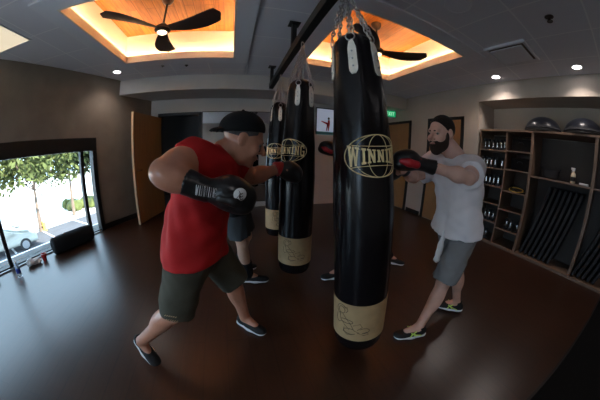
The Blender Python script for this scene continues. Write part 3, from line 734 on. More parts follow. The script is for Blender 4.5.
def torso(f, J, g, e):
    ps, pf, pu = frame(J['d_pelvis'], V(J['chest'])-V(J['pelvis'])); cs, cf, cu = frame(J['d_chest'], V(J['neck'])-V(J['chest']))
    f.ell(V(J['pelvis'])+pu*.02, (.165*g+e, .115*g+e, .13*g+e), (ps, pf, pu), .03)
    f.ell(lerp(J['pelvis'], J['chest'], .5), (.152*g+e, .112*g+e, .18*g+e), (ps, pf, pu), .06)
    f.ell(J['chest'], (.175*g+e, .12*g+e, .165*g+e), (cs, cf, cu), .06)
    f.ell(lerp(J['chest'], J['neck'], .72), (.15*g+e, .075*g+e, .052*g+e), (cs, cf, cu), .05)
def limbs(f, J, g):
    for s in 'LR':
        sh, el, wr = V(J['sh'+s]), V(J['el'+s]), V(J['wr'+s])
        f.cap(lerp(sh, J['chest'], .35), sh, .06*g, .062*g, .04)
        f.ell(sh, (.066*g,)*3, None, .03)
        ag = g; g = g*J.get('arm'+s, 1)
        f.cap(sh, el, .054*g, .043*g, .02); f.ell(lerp(sh, el, .5), (.056*g,)*3, None, .04)
        g = ag*(1+(J.get('arm'+s, 1)-1)*.4)
        d = (wr-el).normalized(); f.cap(el, wr, .039*g, .028*g, .015); f.ell(lerp(el, wr, .30), (.045*g,)*3, None, .04)
        if 'ha'+s in J:
            ha = V(J['ha'+s]); hd = (ha-wr).normalized(); hs = hd.cross(V((0, 0, 1))).normalized(); hu = hs.cross(hd)
            f.ell(lerp(wr, ha, .75), (.042, .048, .022), (hs, hd, hu), .015)
            for i in range(4):     # four curled fingers
                b = ha+hs*(.030-.020*i)+hu*.006; ln = (.030, .034, .032, .025)[i]
                k1 = b+hd*ln; k2 = k1-hu*ln*.85; k3 = k2-hd*ln*.7
                f.cap(b, k1, .010, .0095, .003); f.cap(k1, k2, .0095, .009, .003); f.cap(k2, k3, .009, .008, .003)
            b = lerp(wr, ha, .55)+hs*.040*(1 if s == 'L' else -1); k1 = b+hd*.035-hu*.012; k2 = k1+hd*.02-hs*.03*(1 if s == 'L' else -1)-hu*.015
            f.cap(b, k1, .012, .011, .006); f.cap(k1, k2, .011, .009, .004)
        g = ag
        hp, kn, an = V(J['hp'+s]), V(J['kn'+s]), V(J['an'+s])
        f.cap(hp, kn, .088*g, .056*g, .04); f.cap(kn, an, .050*g, .034*g, .02)
        pd = V(J['d_foot'+s]).normalized()
        bk = (kn-an).normalized(); cal = -(pd-bk*pd.dot(bk)).normalized()
        f.ell(lerp(kn, an, .32)+cal*.018*g, (.050*g, .050*g, .115*g), frame(cal, bk)[0:1]+(cal, bk), .03)
        f.cap(an, an+pd*.10-V((0, 0, an.z-.05)), .034, .028, .02)
def headshape(f, J):
    hc = V(J['head']); s, w, u = frame(J['d_head'], J.get('d_up', (0, 0, 1))); A = (s, w, u)
    Q = lambda a, b, c: hc+s*a+w*b+u*c
    f.cap(J['neck'], Q(0, -.025, -.05), .062*J.get('nk', 1), .055*J.get('nk', 1), .03)
    f.ell(Q(0, -.012, .035), (.076, .098, .088), A, .01)
    f.ell(Q(0, .025, -.020), (.066, .068, .085), A, .03)
    f.ell(Q(0, .038, -.078), (.050, .048, .038), A, .025)
    f.ell(Q(0, .078, -.098), (.022, .016, .018), A, .02)      # chin
    f.cap(Q(-.035, .082, .022), Q(.035, .082, .022), .012, .012, .015)   # brow
    for a in (-.034, .034):
        f.ell(Q(a, .094, .002), (.016, .012, .011), A, 0, cut=True)
        f.ell(Q(a*1.25, .070, -.030), (.022, .020, .020), A, .02)  # cheek
        f.ell(Q(a*2.28, -.008, -.005), (.010, .020, .032), A, .006)   # ear
        f.ell(Q(a*2.48, .004, -.004), (.006, .009, .016), A, 0, cut=True)
    f.cap(Q(0, .092, .010), Q(0, .121, -.026), .010, .014, .008)  # nose
    f.ell(Q(.012, .100, -.033), (.009, .010, .008), A, .005); f.ell(Q(-.012, .100, -.033), (.009, .010, .008), A, .005)
    f.ell(Q(0, .090, -.056), (.024, .013, .007), A, .004); f.ell(Q(0, .088, -.070), (.021, .013, .007), A, .004)
    return Q, A
def face_parts(root, J, base, skin_lip=True):
    hc = V(J['head']); s, w, u = frame(J['d_head'], J.get('d_up', (0, 0, 1)))
    for a in (-.034, .034):
        bm = bmesh.new(); bmesh.ops.create_uvsphere(bm, u_segments=12, v_segments=8, radius=.0115)
        e = link('eye', to_mesh('eye', bm, True), M['eye'], root, loc=hc+s*a+w*.079+u*.002-base)
        bm = bmesh.new(); bmesh.ops.create_uvsphere(bm, u_segments=10, v_segments=6, radius=.0062)
        link('iris', to_mesh('iris', bm, True), M['iris'], e, loc=w*.0075)
    def brow(a): return tube([hc+s*a*(.4+.5*k)+w*(.096-.004*k*k*2)+u*(.020+.004*k-.004*k*k)-base for k in (0, .5, 1, 1.4)], r=.0045, n=6)
    for a in (-.034, .034): link('eyebrow', brow(a), M['hair'], root)
    bm = bmesh.new()
    link('lips', tube([hc+s*a+w*(.1035-.3*abs(a))+u*(-.062)-base for a in (-.022, -.01, 0, .01, .022)], r=.0045, n=6), M['lip'], root)

def shirt(J, g, e, hem, h, neckdrop=.0, sleeve=.55, amp=.006, seed=1):
    P = [V(J[k]) for k in ('pelvis', 'chest', 'neck', 'shL', 'shR', 'elL', 'elR', 'hpL', 'hpR')]
    lo = V([min(p[i] for p in P)-.26 for i in range(3)]); hi = V([max(p[i] for p in P)+.22 for i in range(3)])
    f = F(lo, hi, h); torso(f, J, g, e)
    ps, pf, pu = frame(J['d_pelvis'], V(J['chest'])-V(J['pelvis']))
    f.ell(V(J['pelvis'])-pu*.05, (.186*g+e, .142*g+e, .16*g+e), (ps, pf, pu), .05)
    for q_ in 'LR': f.cap(lerp(J['hp'+q_], J['pelvis'], .1)-pu*.04, lerp(J['hp'+q_], J['pelvis'], .3)+pu*.10, .100*g+e, .095*g+e, .05)
    f.plane(*hem)
    nd = (V(J['neck'])-V(J['chest'])).normalized(); f.plane(V(J['neck'])+nd*(.012-neckdrop), nd)
    for s in 'LR':
        sh, el = V(J['sh'+s]), V(J['el'+s]); d = (el-sh).normalized(); L = (el-sh).length
        q = F(lo, hi, h)
        q.cap(lerp(sh, J['chest'], .45), sh, .075*g+e, .068*g+e, .03); q.cap(sh, sh+d*(L*sleeve+.1), .068*g+e, .060*g+e*1.4, .02)
        q.plane(sh+d*L*sleeve, d)
        k = .03; hh = np.clip(.5+.5*(f.D-q.D)/k, 0, 1); f.D = f.D*(1-hh)+q.D*hh-k*hh*(1-hh)
    f.wrinkle(amp, 16, seed); f.wrinkle(amp*.5, 38, seed+1)
    return f
def shorts(J, g, e, h, top, frac=.85, amp=.006, seed=5, flare=.02):
    P = [V(J[k]) for k in ('pelvis', 'hpL', 'hpR', 'knL', 'knR')]
    lo = V([min(p[i] for p in P)-.24 for i in range(3)]); hi = V([max(p[i] for p in P)+.24 for i in range(3)])
    f = F(lo, hi, h); ps, pf, pu = frame(J['d_pelvis'], V(J['chest'])-V(J['pelvis']))
    f.ell(V(J['pelvis']), (.168*g+e, .120*g+e, .13*g+e), (ps, pf, pu), .03)
    for s in 'LR':
        hp, kn = V(J['hp'+s]), V(J['kn'+s]); d = (kn-hp).normalized(); L = (kn-hp).length
        q = F(lo, hi, h); q.cap(hp, kn+d*.12, .094*g+e, .068*g+e+flare, .03); q.plane(hp+d*L*frac, d)
        k = .03; hh = np.clip(.5+.5*(f.D-q.D)/k, 0, 1); f.D = f.D*(1-hh)+q.D*hh-k*hh*(1-hh)
    f.plane(*top); f.wrinkle(amp, 18, seed); f.wrinkle(amp*.5, 40, seed+2)
    return f
def shoe(root, ank, d, base, stripe=None, tilt=0.0, mats=('shoe', 'sole')):
    """ank: ankle point; d: toe direction; builds upper with sole, collar and laces"""
    a = V(ank); w = V(d).normalized(); s = w.cross(V((0, 0, 1))).normalized(); u = s.cross(w).normalized()
    zs = a-u*(a-V((0, 0, 0))).dot(u) if False else a
    hgt = .085; Q = lambda x, y, z: a+s*x+w*y+u*(z-hgt)
    c = Q(0, .06, .04); r = .19
    f = F(c-V((r, r, r*.9)), c+V((r, r, r*.9)), .0045)
    f.ell(Q(0, -.035, .045), (.037, .045, .042), (s, w, u), .02); f.ell(Q(0, .05, .040), (.042, .075, .036), (s, w, u), .03)
    f.ell(Q(0, .135, .032), (.044, .065, .026), (s, w, u), .03); f.cap(Q(0, -.02, .05), Q(0, -.012, .10), .038, .040, .015)
    f.plane(Q(0, 0, .102), u); f.plane(Q(0, 0, .014), -u); f.ell(Q(0, -.005, .115), (.030, .033, .03), (s, w, u), 0, cut=True)
    up = link('shoe', f.mesh(base), M[mats[0]], root)
    f = F(c-V((r, r, r*.9)), c+V((r, r, r*.9)), .0045)
    f.cap(Q(0, -.04, .018), Q(0, .06, .016), .043, .047, .02, u, .45); f.cap(Q(0, .06, .014), Q(0, .15, .018), .047, .044, .02, u, .40)
    f.plane(Q(0, 0, .002), -u); f.plane(Q(0, 0, .028), u)
    link('sole', f.mesh(base), M[mats[1]], up)
    link('laces', tube(*[[Q(-.022, y, zz-.004), Q(0, y+.006, zz+.003), Q(.022, y, zz-.004)] and [p-base for p in (Q(-.024, y, zz-.006), Q(0, y+.004, zz+.002), Q(.024, y, zz-.006))] for y, zz in ((.035, .078), (.055, .074), (.075, .069), (.095, .063))], r=.003, n=5), M['sole' if stripe is None else stripe], up)
    if stripe:
        sd = []
        for x in (-1, 1):
            sd += [[Q(x*.041, -.02, .030), Q(x*.044, .03, .045), Q(x*.041, .075, .066)], [Q(x*.043, .025, .030), Q(x*.044, .05, .05), Q(x*.040, .05, .068)], [Q(x*.044, .075, .030), Q(x*.043, .06, .055), Q(x*.036, .03, .072)]]
        link('side_stripe', tube(*[[p-base for p in q] for q in sd], r=.0045, n=6), M[stripe], up)
    return up
def glove(root, el, wr, fist, base, side, name='boxing_glove', up=(0, 0, 1), text=True, big=1.0, palm='glove', cuffm='glove', cuff=.45):
    el, wr, fist = V(el), V(wr), V(fist); d = (fist-wr).normalized(); s = d.cross(V(up)).normalized(); u = s.cross(d).normalized()
    fd = (wr-el).normalized()
    lo = V([min(el[i], wr[i], fist[i])-.14 for i in range(3)]); hi = V([max(el[i], wr[i], fist[i])+.14 for i in range(3)])
    f = F(lo, hi, .0055); f.ell(fist, (.058*big, .078*big, .062*big), (s, d, u), .02); f.ell(fist-d*.03+u*.01, (.052*big, .06*big, .055*big), (s, d, u), .03)
    f.cap(wr, fist-d*.05, .040*big, .045*big, .02)
    f.ell(fist+d*.03-u*.03, (.05*big, .045*big, .035*big), (s, d, u), .015)
    body_ = link(name, f.mesh(base), M['glove'], root)
    f = F(lo, hi, .0055); a = fist-d*.055-u*.010-s*.040*side; f.cap(a, a+d*.05-s*.012*side, .022, .022, .01); f.cap(a+d*.05-s*.012*side, a+d*.085+s*.004*side, .022, .018, .01)
    link('glove_thumb', f.mesh(base), M[palm], body_)
    f = F(lo, hi, .0055); f.cap(lerp(wr, el, cuff), wr+fd*.01, .047*big, .043*big, .01); f.plane(lerp(wr, el, cuff), -fd); f.wrinkle(.0015, 60, 2)
    link('glove_cuff', f.mesh(base), M[cuffm], body_)
    return body_, (s, d, u)
def scribble(root, c, a, b, n, w, hgt, base, m='white', letters=True, r=.0022, curve=.0, nrm=None, word='WINNING'):
    """small raised lettering on a glove, drawn with thin tubes; a = reading direction, b = up, n = outward"""
    ST = {'W': [[(0, 1), (.25, 0), (.5, .8), (.75, 0), (1, 1)]], 'I': [[(.5, 0), (.5, 1)]], 'N': [[(0, 0), (0, 1), (1, 0), (1, 1)]], 'G': [[(1, .8), (.6, 1), (.1, .8), (0, .4), (.3, 0), (1, .1), (1, .45), (.6, .45)]]}
    paths = []; k = len(word)
    for i, ch in enumerate(word):
        for st in ST[ch]:
            paths.append([V(c)+V(a)*(((i+.12+.72*x)/k-.5)*w)+V(b)*((z-.5)*hgt)+V(n)*(-curve*(((i+x)/k-.5)*2)**2) -base for x, z in st])
    return link('glove_lettering', tube(*paths, r=r, n=5), M[m], root)

# ---------------- man in red (left)
JL = dict(pelvis=V((-.245, 1.12, .80)), chest=V((-.155, 1.12, 1.115)), neck=V((-.055, 1.115, 1.285)), head=V((.034, 1.110, 1.350)),
          shR=V((-.175, .99, 1.255)), elR=V((-.275, .840, 1.225)), wrR=V((-.125, .835, 1.160)), haR=V((-.065, .84, 1.135)), armR=1.2,
          shL=V((-.03, 1.27, 1.225)), elL=V((.09, 1.36, 1.135)), wrL=V((.27, 1.40, 1.18)), haL=V((.34, 1.41, 1.17)),
          hpR=V((-.27, 1.03, .79)), hpL=V((-.21, 1.22, .79)), knR=V((-.375, 1.00, .48)), knL=V((-.06, 1.27, .50)), anR=V((-.75, 1.10, .115)), anL=V((-.01, 1.35, .085)),
          d_pelvis=V((.75, -.15, 0)), d_chest=V((.82, -.25, -.45)), d_head=V((.90, .04, -.38)), d_up=V((.32, 0, 1)), d_footR=V((.62, -.60, -.36)), d_footL=V((.66, -.68, 0)), nk=1.12)
bL = V((-.35, 1.2, 0))
mL = empty('person', bL, label='person in a red t-shirt and backwards black cap, crouching in a boxing stance', cat='person')
f = body(JL, 1.12, .0065); link('body', f.mesh(bL), M['skinL'], mL)
face_parts(mL, JL, bL)
f = shirt(JL, 1.12, .011, (V((-.245, 1.12, .762)), V((-.02, .0, -1))), .0065, sleeve=.42, seed=3); link('t_shirt', f.mesh(bL), M['red'], mL)
f = shorts(JL, 1.10, .012, .0065, (V((-.245, 1.12, .79)), V((.02, 0, 1))), frac=1.04, seed=9, amp=.004, flare=.012); sh_ = link('shorts', f.mesh(bL), M['olive'], mL)
shoe(mL, JL['anR'], JL['d_footR'], bL); shoe(mL, JL['anL'], JL['d_footL'], bL)
# lettering near the hem of the shorts
link('hem_print', tube(*[[V((-.42+.012*i, .905-.003*i, .52-.028*j))-bL, V((-.411+.012*i, .904-.003*i, .526-.028*j))-bL] for i in range(6) for j in range(2)], r=.0026, n=5), M['tan'], sh_)
gR, (s_, d_, u_) = glove(mL, JL['elR'], JL['wrR'], (-.005, .845, 1.128), bL, -1, big=1.08)
scribble(gR, (-.108, .783, 1.158), (.96, .05, -.20), (.2, 0, .98), (0, -1, 0), .078, .036, bL, r=.0013, curve=.004)
pass
link('glove_patch', lathe([(.0005, .004), (.02, .002), (.024, 0)], 20), M['white'], gR, loc=V((.012, .778, 1.145))-bL, rot=(PI/2+.1, 0, .25), label='white round glove patch')
link('patch_marks', tube(*[[V((.012+dx*.9-.012, .7745, 1.145+dz+.010*math.sin(k*2)))-bL for k, dx in enumerate((0, .008, .016, .024))] for dz in (-.012, -.002, .008)], r=.0018, n=5), M['ink'], gR)
gL, _ = glove(mL, JL['elL'], JL['wrL'], (.36, 1.42, 1.155), bL, 1, palm='gred', big=1.0, cuffm='gred', cuff=.12)
# cap
hc = JL['head']; s_, w_, u_ = frame(JL['d_head'], JL['d_up'])
f = F(hc-V((.2,)*3), hc+V((.2,)*3), .0045)
uc = (u_*.93-w_*.36).normalized(); wc = s_.cross(uc)*-1; wc = wc if wc.dot(w_) > 0 else -wc
f.ell(hc+wc*-.006+uc*.052, (.089, .114, .088), (s_, wc, uc), 0); f.plane(hc+uc*.034, -uc)
f.ell(hc+wc*-.010+uc*.03, (.079, .101, .076), (s_, wc, uc), 0, cut=True)
cp = link('cap', f.mesh(bL), M['blackcloth'], mL)
f = F(hc-V((.25,)*3), hc+V((.25,)*3), .0045)
f.ell(hc-wc*.100+uc*.030, (.070, .070, .030), (s_, wc, uc), 0); f.ell(hc-wc*.100+uc*.022, (.074, .074, .030), (s_, wc, uc), 0, cut=True); f.plane(hc-wc*.09, wc); f.plane(hc+uc*.028, -uc)
link('cap_brim', f.mesh(bL), M['blackcloth'], cp)
bm = bmesh.new(); bmesh.ops.create_uvsphere(bm, u_segments=10, v_segments=6, radius=.008); link('cap_button', to_mesh('b', bm, True), M['blackcloth'], cp, loc=hc+wc*-.006+uc*.140-bL)
f = F(hc-V((.2,)*3), hc+V((.2,)*3), .0045)
f.ell(hc+w_*-.012+u_*.034, (.0785, .1005, .0905), (s_, w_, u_), 0); f.plane(hc+uc*.042, uc); f.plane(hc+uc*.004-w_*.02, -uc-w_*.3); f.plane(hc+w_*.055, w_)
for a in (-1, 1): f.ell(hc+s_*a*.08-w_*.006-u_*.008, (.02, .024, .036), (s_, w_, u_), 0, cut=True)
link('hair', f.mesh(bL), M['greyhair'], mL)

# ---------------- man in white (right)
JR = dict(pelvis=V((1.47, .93, .845)), chest=V((1.43, .945, 1.135)), neck=V((1.375, .96, 1.335)), head=V((1.275, 1.02, 1.475)),
          shL=V((1.42, .835, 1.265)), elL=V((1.24, .75, 1.215)), wrL=V((.985, .865, 1.26)), haL=V((.90, .90, 1.27)),
          shR=V((1.34, 1.13, 1.27)), elR=V((1.17, 1.16, 1.16)), wrR=V((.97, 1.06, 1.22)), haR=V((.90, 1.03, 1.22)),
          hpL=V((1.46, .84, .82)), hpR=V((1.50, 1.02, .82)), knL=V((1.36, .85, .44)), knR=V((1.62, .93, .47)), anL=V((1.21, .83, .085)), anR=V((1.755, .885, .095)),
          d_pelvis=V((-1, .12, 0)), d_chest=V((-1, .10, -.12)), d_head=V((-1, .02, -.12)), d_up=V((-.1, 0, 1)), d_footL=V((-.92, .28, 0)), d_footR=V((-.62, .70, 0)), nk=1.08)
bR = V((1.45, .9, 0))
mR = empty('person', bR, label='bearded person in a white t-shirt and grey shorts punching the nearest bag', cat='person')
f = body(JR, 1.0, .0065); link('body', f.mesh(bR), M['skinR'], mR)
face_parts(mR, JR, bR)
f = shirt(JR, 1.03, .020, (V((1.46, .92, .80)), V((.08, .0, -1))), .0065, sleeve=.66, seed=13, amp=.004); link('t_shirt', f.mesh(bR), M['whitecloth'], mR)
f = shorts(JR, 1.0, .010, .0065, (V((1.46, .92, .83)), V((-.08, 0, 1))), frac=.93, seed=19, flare=.022); shR_ = link('shorts', f.mesh(bR), M['greycloth'], mR)
shoe(mR, JR['anL'], JR['d_footL'], bR, 'lime'); shoe(mR, JR['anR'], JR['d_footR'], bR, 'lime')
gl1, _ = glove(mR, JR['elL'], JR['wrL'], (.845, .915, 1.28), bR, 1, palm='gred', big=.90, cuff=.13)
link('glove_backing', tube(*[[V((.90+.06*math.cos(a)*k, .862-.0*k, 1.275+.04*math.sin(a)*k))-bR for a in np.linspace(0, 2*PI, 15)[:-1]] for k in (.2, .45)], r=.008, n=6, closed=True), M['gred'], gl1)
gl2, _ = glove(mR, JR['elR'], JR['wrR'], (.865, 1.06, 1.20), bR, -1, palm='gred', big=.88, cuff=.13)
hc = JR['head']; s_, w_, u_ = frame(JR['d_head'], JR['d_up'])
f = F(hc-V((.2,)*3), hc+V((.2,)*3), .0045)     # hair
f.ell(hc+w_*-.012+u_*.036, (.0795, .101, .094), (s_, w_, u_), 0); f.plane(hc+w_*.068+u_*.075, (w_*1-u_*.75)); f.plane(hc-u_*.030-w_*.045, -u_-w_*.30)
for a in (-1, 1): f.ell(hc+s_*a*.08-w_*.002-u_*.004, (.022, .024, .038), (s_, w_, u_), 0, cut=True)
link('hair', f.mesh(bR), M['hair'], mR)
f = F(hc-V((.2,)*3), hc+V((.2,)*3), .0045)     # beard
f.ell(hc+w_*.026-u_*.062, (.068, .074, .060), (s_, w_, u_), .01); f.ell(hc+w_*.062-u_*.105, (.038, .032, .034), (s_, w_, u_), .03); f.cap(hc+w_*.105-u_*.045+s_*.02, hc+w_*.105-u_*.045-s_*.02, .007, .007, .01)
f.plane(hc-u_*.030+w_*.06, u_+w_*.55)
for a in (-1, 1): f.ell(hc+s_*a*.064+w_*.022-u_*.022, (.014, .018, .040), (s_, w_, u_), .015)
f.ell(hc+w_*.105-u_*.060, (.021, .02, .006), (s_, w_, u_), 0, cut=True); f.ell(hc+w_*.105-u_*.018, (.045, .03, .026), (s_, w_, u_), 0, cut=True); f.plane(hc-w_*.012, -w_)
link('beard', f.mesh(bR), M['beard'], mR)
f = F((1.20, .80, .50), (1.42, 1.02, .92), .005)  # hand towel tucked in the waistband
f.cap((1.33, .92, .85), (1.295, .915, .74), .018, .026, .01, (0, 1, 0), .6); f.cap((1.295, .915, .74), (1.28, .91, .63), .026, .030, .01, (0, 1, 0), .6); f.wrinkle(.004, 60, 3)
tl = link('hand_towel', f.mesh(bR), M['white2'], mR)

# ---------------- two people mostly hidden in the back
def background_person(J, g, base, label, top, bottom, skin, hairm, side):
    m = empty('person', base, label=label, cat='person')
    f = body(J, g, .010); link('body', f.mesh(base), M[skin], m); face_parts(m, J, base)
    f = shirt(J, g, .016, (V(J['pelvis'])-V((0, 0, .10)), V((0, 0, -1))), .010, sleeve=.5, seed=31); link('t_shirt', f.mesh(base), M[top], m)
    f = shorts(J, g, .016, .010, (V(J['pelvis'])+V((0, 0, .05)), V((0, 0, 1))), frac=.82, seed=23); link('shorts', f.mesh(base), M[bottom], m)
    for s in 'LR':
        shoe(m, J['an'+s], J['d_foot'+s], base)
        an, kn = V(J['an'+s]), V(J['kn'+s]); f = F(an-V((.12, .12, .12)), an+V((.12, .12, .25)), .006); d = (kn-an).normalized(); f.cap(an, an+d*.25, .047, .060, .01); f.plane(an+d*.16, d)
        link('sock', f.mesh(base), M['blackcloth'], m)
    for s, sd in (('L', 1), ('R', -1)): glove(m, J['el'+s], J['wr'+s], V(J['ha'+s])+(V(J['ha'+s])-V(J['wr'+s])).normalized()*.05, base, sd, palm='gred')
    hc = V(J['head']); s_, w_, u_ = frame(J['d_head'])
    f = F(hc-V((.2,)*3), hc+V((.2,)*3), .007); f.ell(hc+w_*-.014+u_*.040, (.082, .104, .092), (s_, w_, u_), 0); f.plane(hc+w_*.05+u_*.06, (w_-u_*.5)); f.plane(hc-u_*.02-w_*.05, -u_-w_*.35)
    link('hair', f.mesh(base), M[hairm], m)
JB = dict(pelvis=V((-.02, 1.98, .86)), chest=V((.02, 1.98, 1.14)), neck=V((.06, 1.98, 1.32)), head=V((.13, 1.98, 1.42)),
          shR=V((.02, 1.80, 1.27)), elR=V((.04, 1.76, 1.00)), wrR=V((.14, 1.80, 1.06)), haR=V((.18, 1.84, 1.08)), shL=V((.06, 2.15, 1.27)), elL=V((.12, 2.20, 1.00)), wrL=V((.22, 2.12, 1.04)), haL=V((.25, 2.10, 1.06)),
          hpR=V((-.04, 1.89, .84)), hpL=V((.0, 2.07, .84)), knR=V((-.04, 1.86, .46)), knL=V((.08, 2.08, .47)), anR=V((.02, 1.94, .10)), anL=V((-.02, 2.20, .10)),
          d_pelvis=V((1, 0, 0)), d_chest=V((1, 0, -.2)), d_head=V((1, .1, -.35)), d_footR=V((.95, -.15, 0)), d_footL=V((1, .1, 0)))
# left leg is the one seen behind the man in red
JB['knR'] = V((.03, 1.90, .46)); JB['anR'] = V((.075, 1.96, .10))
background_person(JB, .95, V((0, 2.0, 0)), 'person in dark shorts and black socks, mostly hidden behind the man in red', 'blackcloth', 'charcoal', 'skinD', 'hair', 1)
JC = dict(pelvis=V((1.33, 1.88, .84)), chest=V((1.27, 1.88, 1.12)), neck=V((1.21, 1.88, 1.30)), head=V((1.18, 1.88, 1.40)),
          shL=V((1.22, 1.70, 1.25)), elL=V((1.08, 1.70, 1.14)), wrL=V((.90, 1.82, 1.28)), haL=V((.84, 1.86, 1.31)), shR=V((1.20, 2.06, 1.25)), elR=V((1.05, 2.10, 1.10)), wrR=V((1.06, 1.98, 1.28)), haR=V((1.05, 1.94, 1.33)),
          hpL=V((1.32, 1.79, .82)), hpR=V((1.34, 1.97, .82)), knL=V((1.13, 1.80, .46)), knR=V((1.52, 1.95, .45)), anL=V((.99, 1.84, .095)), anR=V((1.74, 1.93, .10)),
          d_pelvis=V((-1, 0, 0)), d_chest=V((-1, 0, -.2)), d_head=V((-1, .05, -.3)), d_footL=V((-1, .0, 0)), d_footR=V((.95, -.25, 0)))
JC['d_footR'] = V((.6, -.7, 0))
background_person(JC, .95, V((1.33, 1.88, 0)), 'person hidden behind the nearest bag, only glove and shoes showing', 'blackcloth', 'charcoal', 'skinD', 'hair', 1)

# ================================================================== OUTSIDE
GZ = -2.9
link('ground', B((-70, -5.4, -30, 80, GZ-.1, GZ), (-5.4, 30, -30, -2.5, GZ-.1, GZ)), M['concrete'], kind='structure')
props(link('street_road', B((-70, 12, -6.5, .55, GZ, GZ+.01)), M['asphalt'], loc=wp(-3, -13.0), rot=rotz), kind='structure')
link('wall_upper', poly([(-5.5, -2.3), (4.7, -2.3), (4.7, 5.3), (-1.95, 5.3)], 3.2), M['wall_b'], loc=(0, 0, 3.35), kind='structure')
for _k in range(7):
    props(link('road_line', B((-.06, .06, -2.2, .4, GZ+.01, GZ+.016)), M['white'], loc=wp(-11+_k*2.6, -13.0), rot=rotz), kind='structure')
lg = empty('roof_ledge', wp(-1.6, 0, 0), rotz, label='low pale ledge with white edge lines outside the window', cat='ledge')
link('ledge_slab', B((-3.5, 2.0, .17, .62, -.20, -.10)), M['asphalt'], lg)
link('ledge_lip', B((-3.5, 2.0, .57, .62, -.10, -.02)), M['white'], lg)
link('ledge_rail', B((-3.5, 2.0, .30, .34, -.10, -.07)), M['white'], lg)
# silver car
car = empty('parked_car', (-13.3, 8.35, GZ), (0, 0, math.atan2(.80, .60)), label='silver hatchback parked in the street outside the window', cat='car')
prof = [(-2.1, .35), (-2.15, .75), (-2.0, .98), (-1.5, 1.05), (-1.0, 1.42), (.2, 1.45), (.95, 1.02), (1.75, .88), (2.1, .70), (2.15, .35)]
def car_body(prof, w):
    bm = bmesh.new(); rows = []
    for yy, k in ((-w, .94), (-w*.93, 1.0), (w*.93, 1.0), (w, .94)):
        rows.append([bm.verts.new((x*k, yy, .35+(z-.35)*k)) for x, z in prof])
    n = len(prof)
    for a, b in zip(rows[:-1], rows[1:]):
        for i in range(n): bm.faces.new((a[i], a[(i+1) % n], b[(i+1) % n], b[i]))
    bm.faces.new(rows[0][::-1]); bm.faces.new(rows[-1]); bmesh.ops.bevel(bm, geom=bm.edges[:], offset=.05, segments=2, affect='EDGES'); return to_mesh('car', bm, True, .7)
cbd = link('car_body', car_body(prof, .86), M['carpaint'], car)
for s in (-1, 1):
    link('side_window', poly([(-1.35, 1.04), (-.92, 1.34), (.15, 1.36), (.78, 1.03)], .01*s, 'y'), M['carglass'], cbd, loc=(0, s*.845, 0))
    link('door_mirror', B((.62, .78, s*.93-.06, s*.93+.06, 1.0, 1.12), bevel=.02), M['carpaint'], cbd)
    link('head_lamp', B((1.80, 1.98, s*.62-.12, s*.62+.12, .66, .80), bevel=.03), M['white'], cbd)
    for x in (-1.35, 1.35):
        wh = link('wheel', tube([(0, -.10, 0), (0, .10, 0)], r=.33, n=28), M['tyre'], car, loc=(x, s*.78, .33))
        link('hubcap', tube([(0, s*.10, 0), (0, s*.125, 0)], r=.21, n=20), M['steel'], wh)
# trees
def leaf_cloud(blobs, n, size):
    vs, fs = [], []
    for _ in range(n):
        c, r = blobs[rng.integers(len(blobs))]; d = rng.normal(size=3); d /= np.linalg.norm(d); p = np.array(c)+d*r*rng.uniform(.45, 1.05)
        a = rng.normal(size=3); a /= np.linalg.norm(a); b = np.cross(a, rng.normal(size=3)); b /= np.linalg.norm(b); s = size*rng.uniform(.6, 1.4); k = len(vs)
        vs += [tuple(p-a*s), tuple(p+b*s*.5), tuple(p+a*s), tuple(p-b*s*.5)]; fs.append((k, k+1, k+2, k+3))
    me = bpy.data.meshes.new('leaves'); me.from_pydata(vs, [], fs); return me
def tree(x, y, label, blobs, m, n=1500, lean=0, th=2.6):
    g = empty('street_tree', (x, y, GZ), label=label, cat='tree', group='trees in the street')
    link('trunk', tube([(0, 0, 0), (lean*.3, .05, th*.5), (lean, .1, th+.6)], r=.12, n=10, radii=[.16, .12, .07]), M['bark'], g)
    link('branches', tube(*[[(lean, .1, th), (lean+(c[0]-lean)*.6, c[1]*.6, th+(c[2]-th)*.5), tuple(c)] for c, r in blobs[:6]], r=.04, n=6), M['bark'], g)
    cr = link('crown', leaf_cloud(blobs, n, .20), M[m], g)
def blobset(n, w, z0, z1, r, seed):
    q = np.random.default_rng(seed); return [((q.uniform(-w, w), q.uniform(-w, w), q.uniform(z0, z1)), q.uniform(r*.6, r)) for _ in range(n)]
tree(-13.6, 11.9, 'leafy street tree on a slim trunk, seen in the middle of the window', blobset(18, 2.3, 3.3, 6.6, 1.35, 1), 'leafb', 3800)
tree(-13.4, 15.6, 'dense green street tree, seen toward the right side of the window', blobset(20, 2.6, 3.3, 6.6, 1.35, 2), 'leafa', 4600)
tree(-16.2, 8.9, 'yellow green street tree, seen at the left edge of the window', blobset(18, 2.3, 2.8, 6.4, 1.3, 3), 'leafb', 3400)
tree(-11.8, 17.6, 'dark green street tree, seen against the right window mullion', blobset(16, 2.2, 3.3, 6.6, 1.25, 4), 'leafa', 3800)
sg = empty('street_sign', (-13.9, 12.9, GZ), label='thin street sign post with a small panel, right of the middle tree', cat='street sign')
link('post', tube([(0, 0, 0), (0, 0, 2.3)], r=.035), M['steel'], sg); link('sign_panel', B((-.04, .0, -.32, .32, 1.95, 2.3)), M['steel'], sg)
hy = empty('fire_hydrant', (-13.3, 12.0, GZ), label='yellow street hydrant on the pale pavement by the sign post', cat='hydrant')
link('hydrant_body', lathe([(.16, 0), (.16, .05), (.12, .07), (.12, .5), (.15, .52), (.13, .62), (.05, .70)], 18), M['yellow'], hy)
for s in (-1, 1): link('hydrant_nozzle', tube([(0, s*.10, .4), (0, s*.18, .4)], r=.05), M['yellow'], hy)
hb = F((-16.5, 16.5, GZ), (-12.5, 20.5, GZ+1.1), .05)
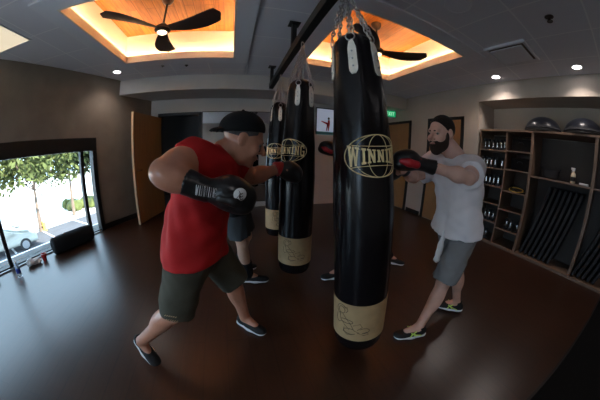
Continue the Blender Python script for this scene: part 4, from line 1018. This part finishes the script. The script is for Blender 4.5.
for i in range(14): hb.ell((-14.5+rng.uniform(-1.6, 1.6), 18.5+rng.uniform(-1.5, 1.5), GZ+.35), (.5, .5, .5), k=.1)
hb.wrinkle(.05, 9, 2)
props(link('low_hedge', hb.mesh((-14.5, 18.5, GZ)), M['leafb'], loc=(-14.5, 18.5, GZ)), 'low bright green hedge on the pavement by the window mullion', 'hedge')

# ================================================================== LIGHT
sun = bpy.data.lights.new('sun', 'SUN'); sun.energy = 11; sun.angle = .01; sun.color = (1, .96, .88)
so = bpy.data.objects.new('sun', sun); COL.objects.link(so); so.rotation_euler = V((-.76, .30, -.60)).to_track_quat('-Z', 'Y').to_euler()
w = bpy.data.worlds.new('sky'); scene.world = w; w.use_nodes = True
bg = w.node_tree.nodes['Background']; bg.inputs['Color'].default_value = (.56, .78, 1, 1); bg.inputs['Strength'].default_value = 3.6
# soft window portal
pt = bpy.data.lights.new('window_portal', 'AREA'); pt.shape = 'RECTANGLE'; pt.size = 4.5; pt.size_y = 1.4; pt.cycles.is_portal = True
po_ = bpy.data.objects.new('window_portal', pt); COL.objects.link(po_); po_.location = wp(-2.9, -.18, .75)
po_.rotation_euler = WN.to_track_quat('-Z', 'Y').to_euler()

# ================================================================== CAMERA (wide fisheye lens of the photograph)
cam = bpy.data.cameras.new('camera'); co = bpy.data.objects.new('camera', cam); COL.objects.link(co); scene.camera = co
cam.type = 'PANO'; cam.sensor_fit = 'HORIZONTAL'; cam.sensor_width = 36; cam.sensor_height = 24; cam.clip_start = .02; cam.clip_end = 300
c = cam; c.panorama_type = 'FISHEYE_LENS_POLYNOMIAL'; c.fisheye_fov = 2*PI
pxmm = 600/36; fpx, kk = 223.684, -.0345273; t1 = pxmm/fpx
c.fisheye_polynomial_k0 = 0; c.fisheye_polynomial_k1 = -t1; c.fisheye_polynomial_k2 = 0; c.fisheye_polynomial_k3 = -kk*t1**3; c.fisheye_polynomial_k4 = 0
yw, pt_, rl_ = .288967, .221627, .027521
fw = V((math.sin(yw)*math.cos(pt_), math.cos(yw)*math.cos(pt_), -math.sin(pt_))); rt = V((math.cos(yw), -math.sin(yw), 0)); upv = rt.cross(fw)
r2 = rt*math.cos(rl_)+upv*math.sin(rl_); u2 = -rt*math.sin(rl_)+upv*math.cos(rl_)
co.matrix_world = Matrix(((r2.x, u2.x, -fw.x, 0), (r2.y, u2.y, -fw.y, 0), (r2.z, u2.z, -fw.z, 1.3), (0, 0, 0, 1)))

vs = scene.view_settings; vs.view_transform = 'Standard'; vs.look = 'None'; vs.gamma = 1; vs.use_curve_mapping = False; vs.exposure = 0.88
scene.display_settings.display_device = 'sRGB'
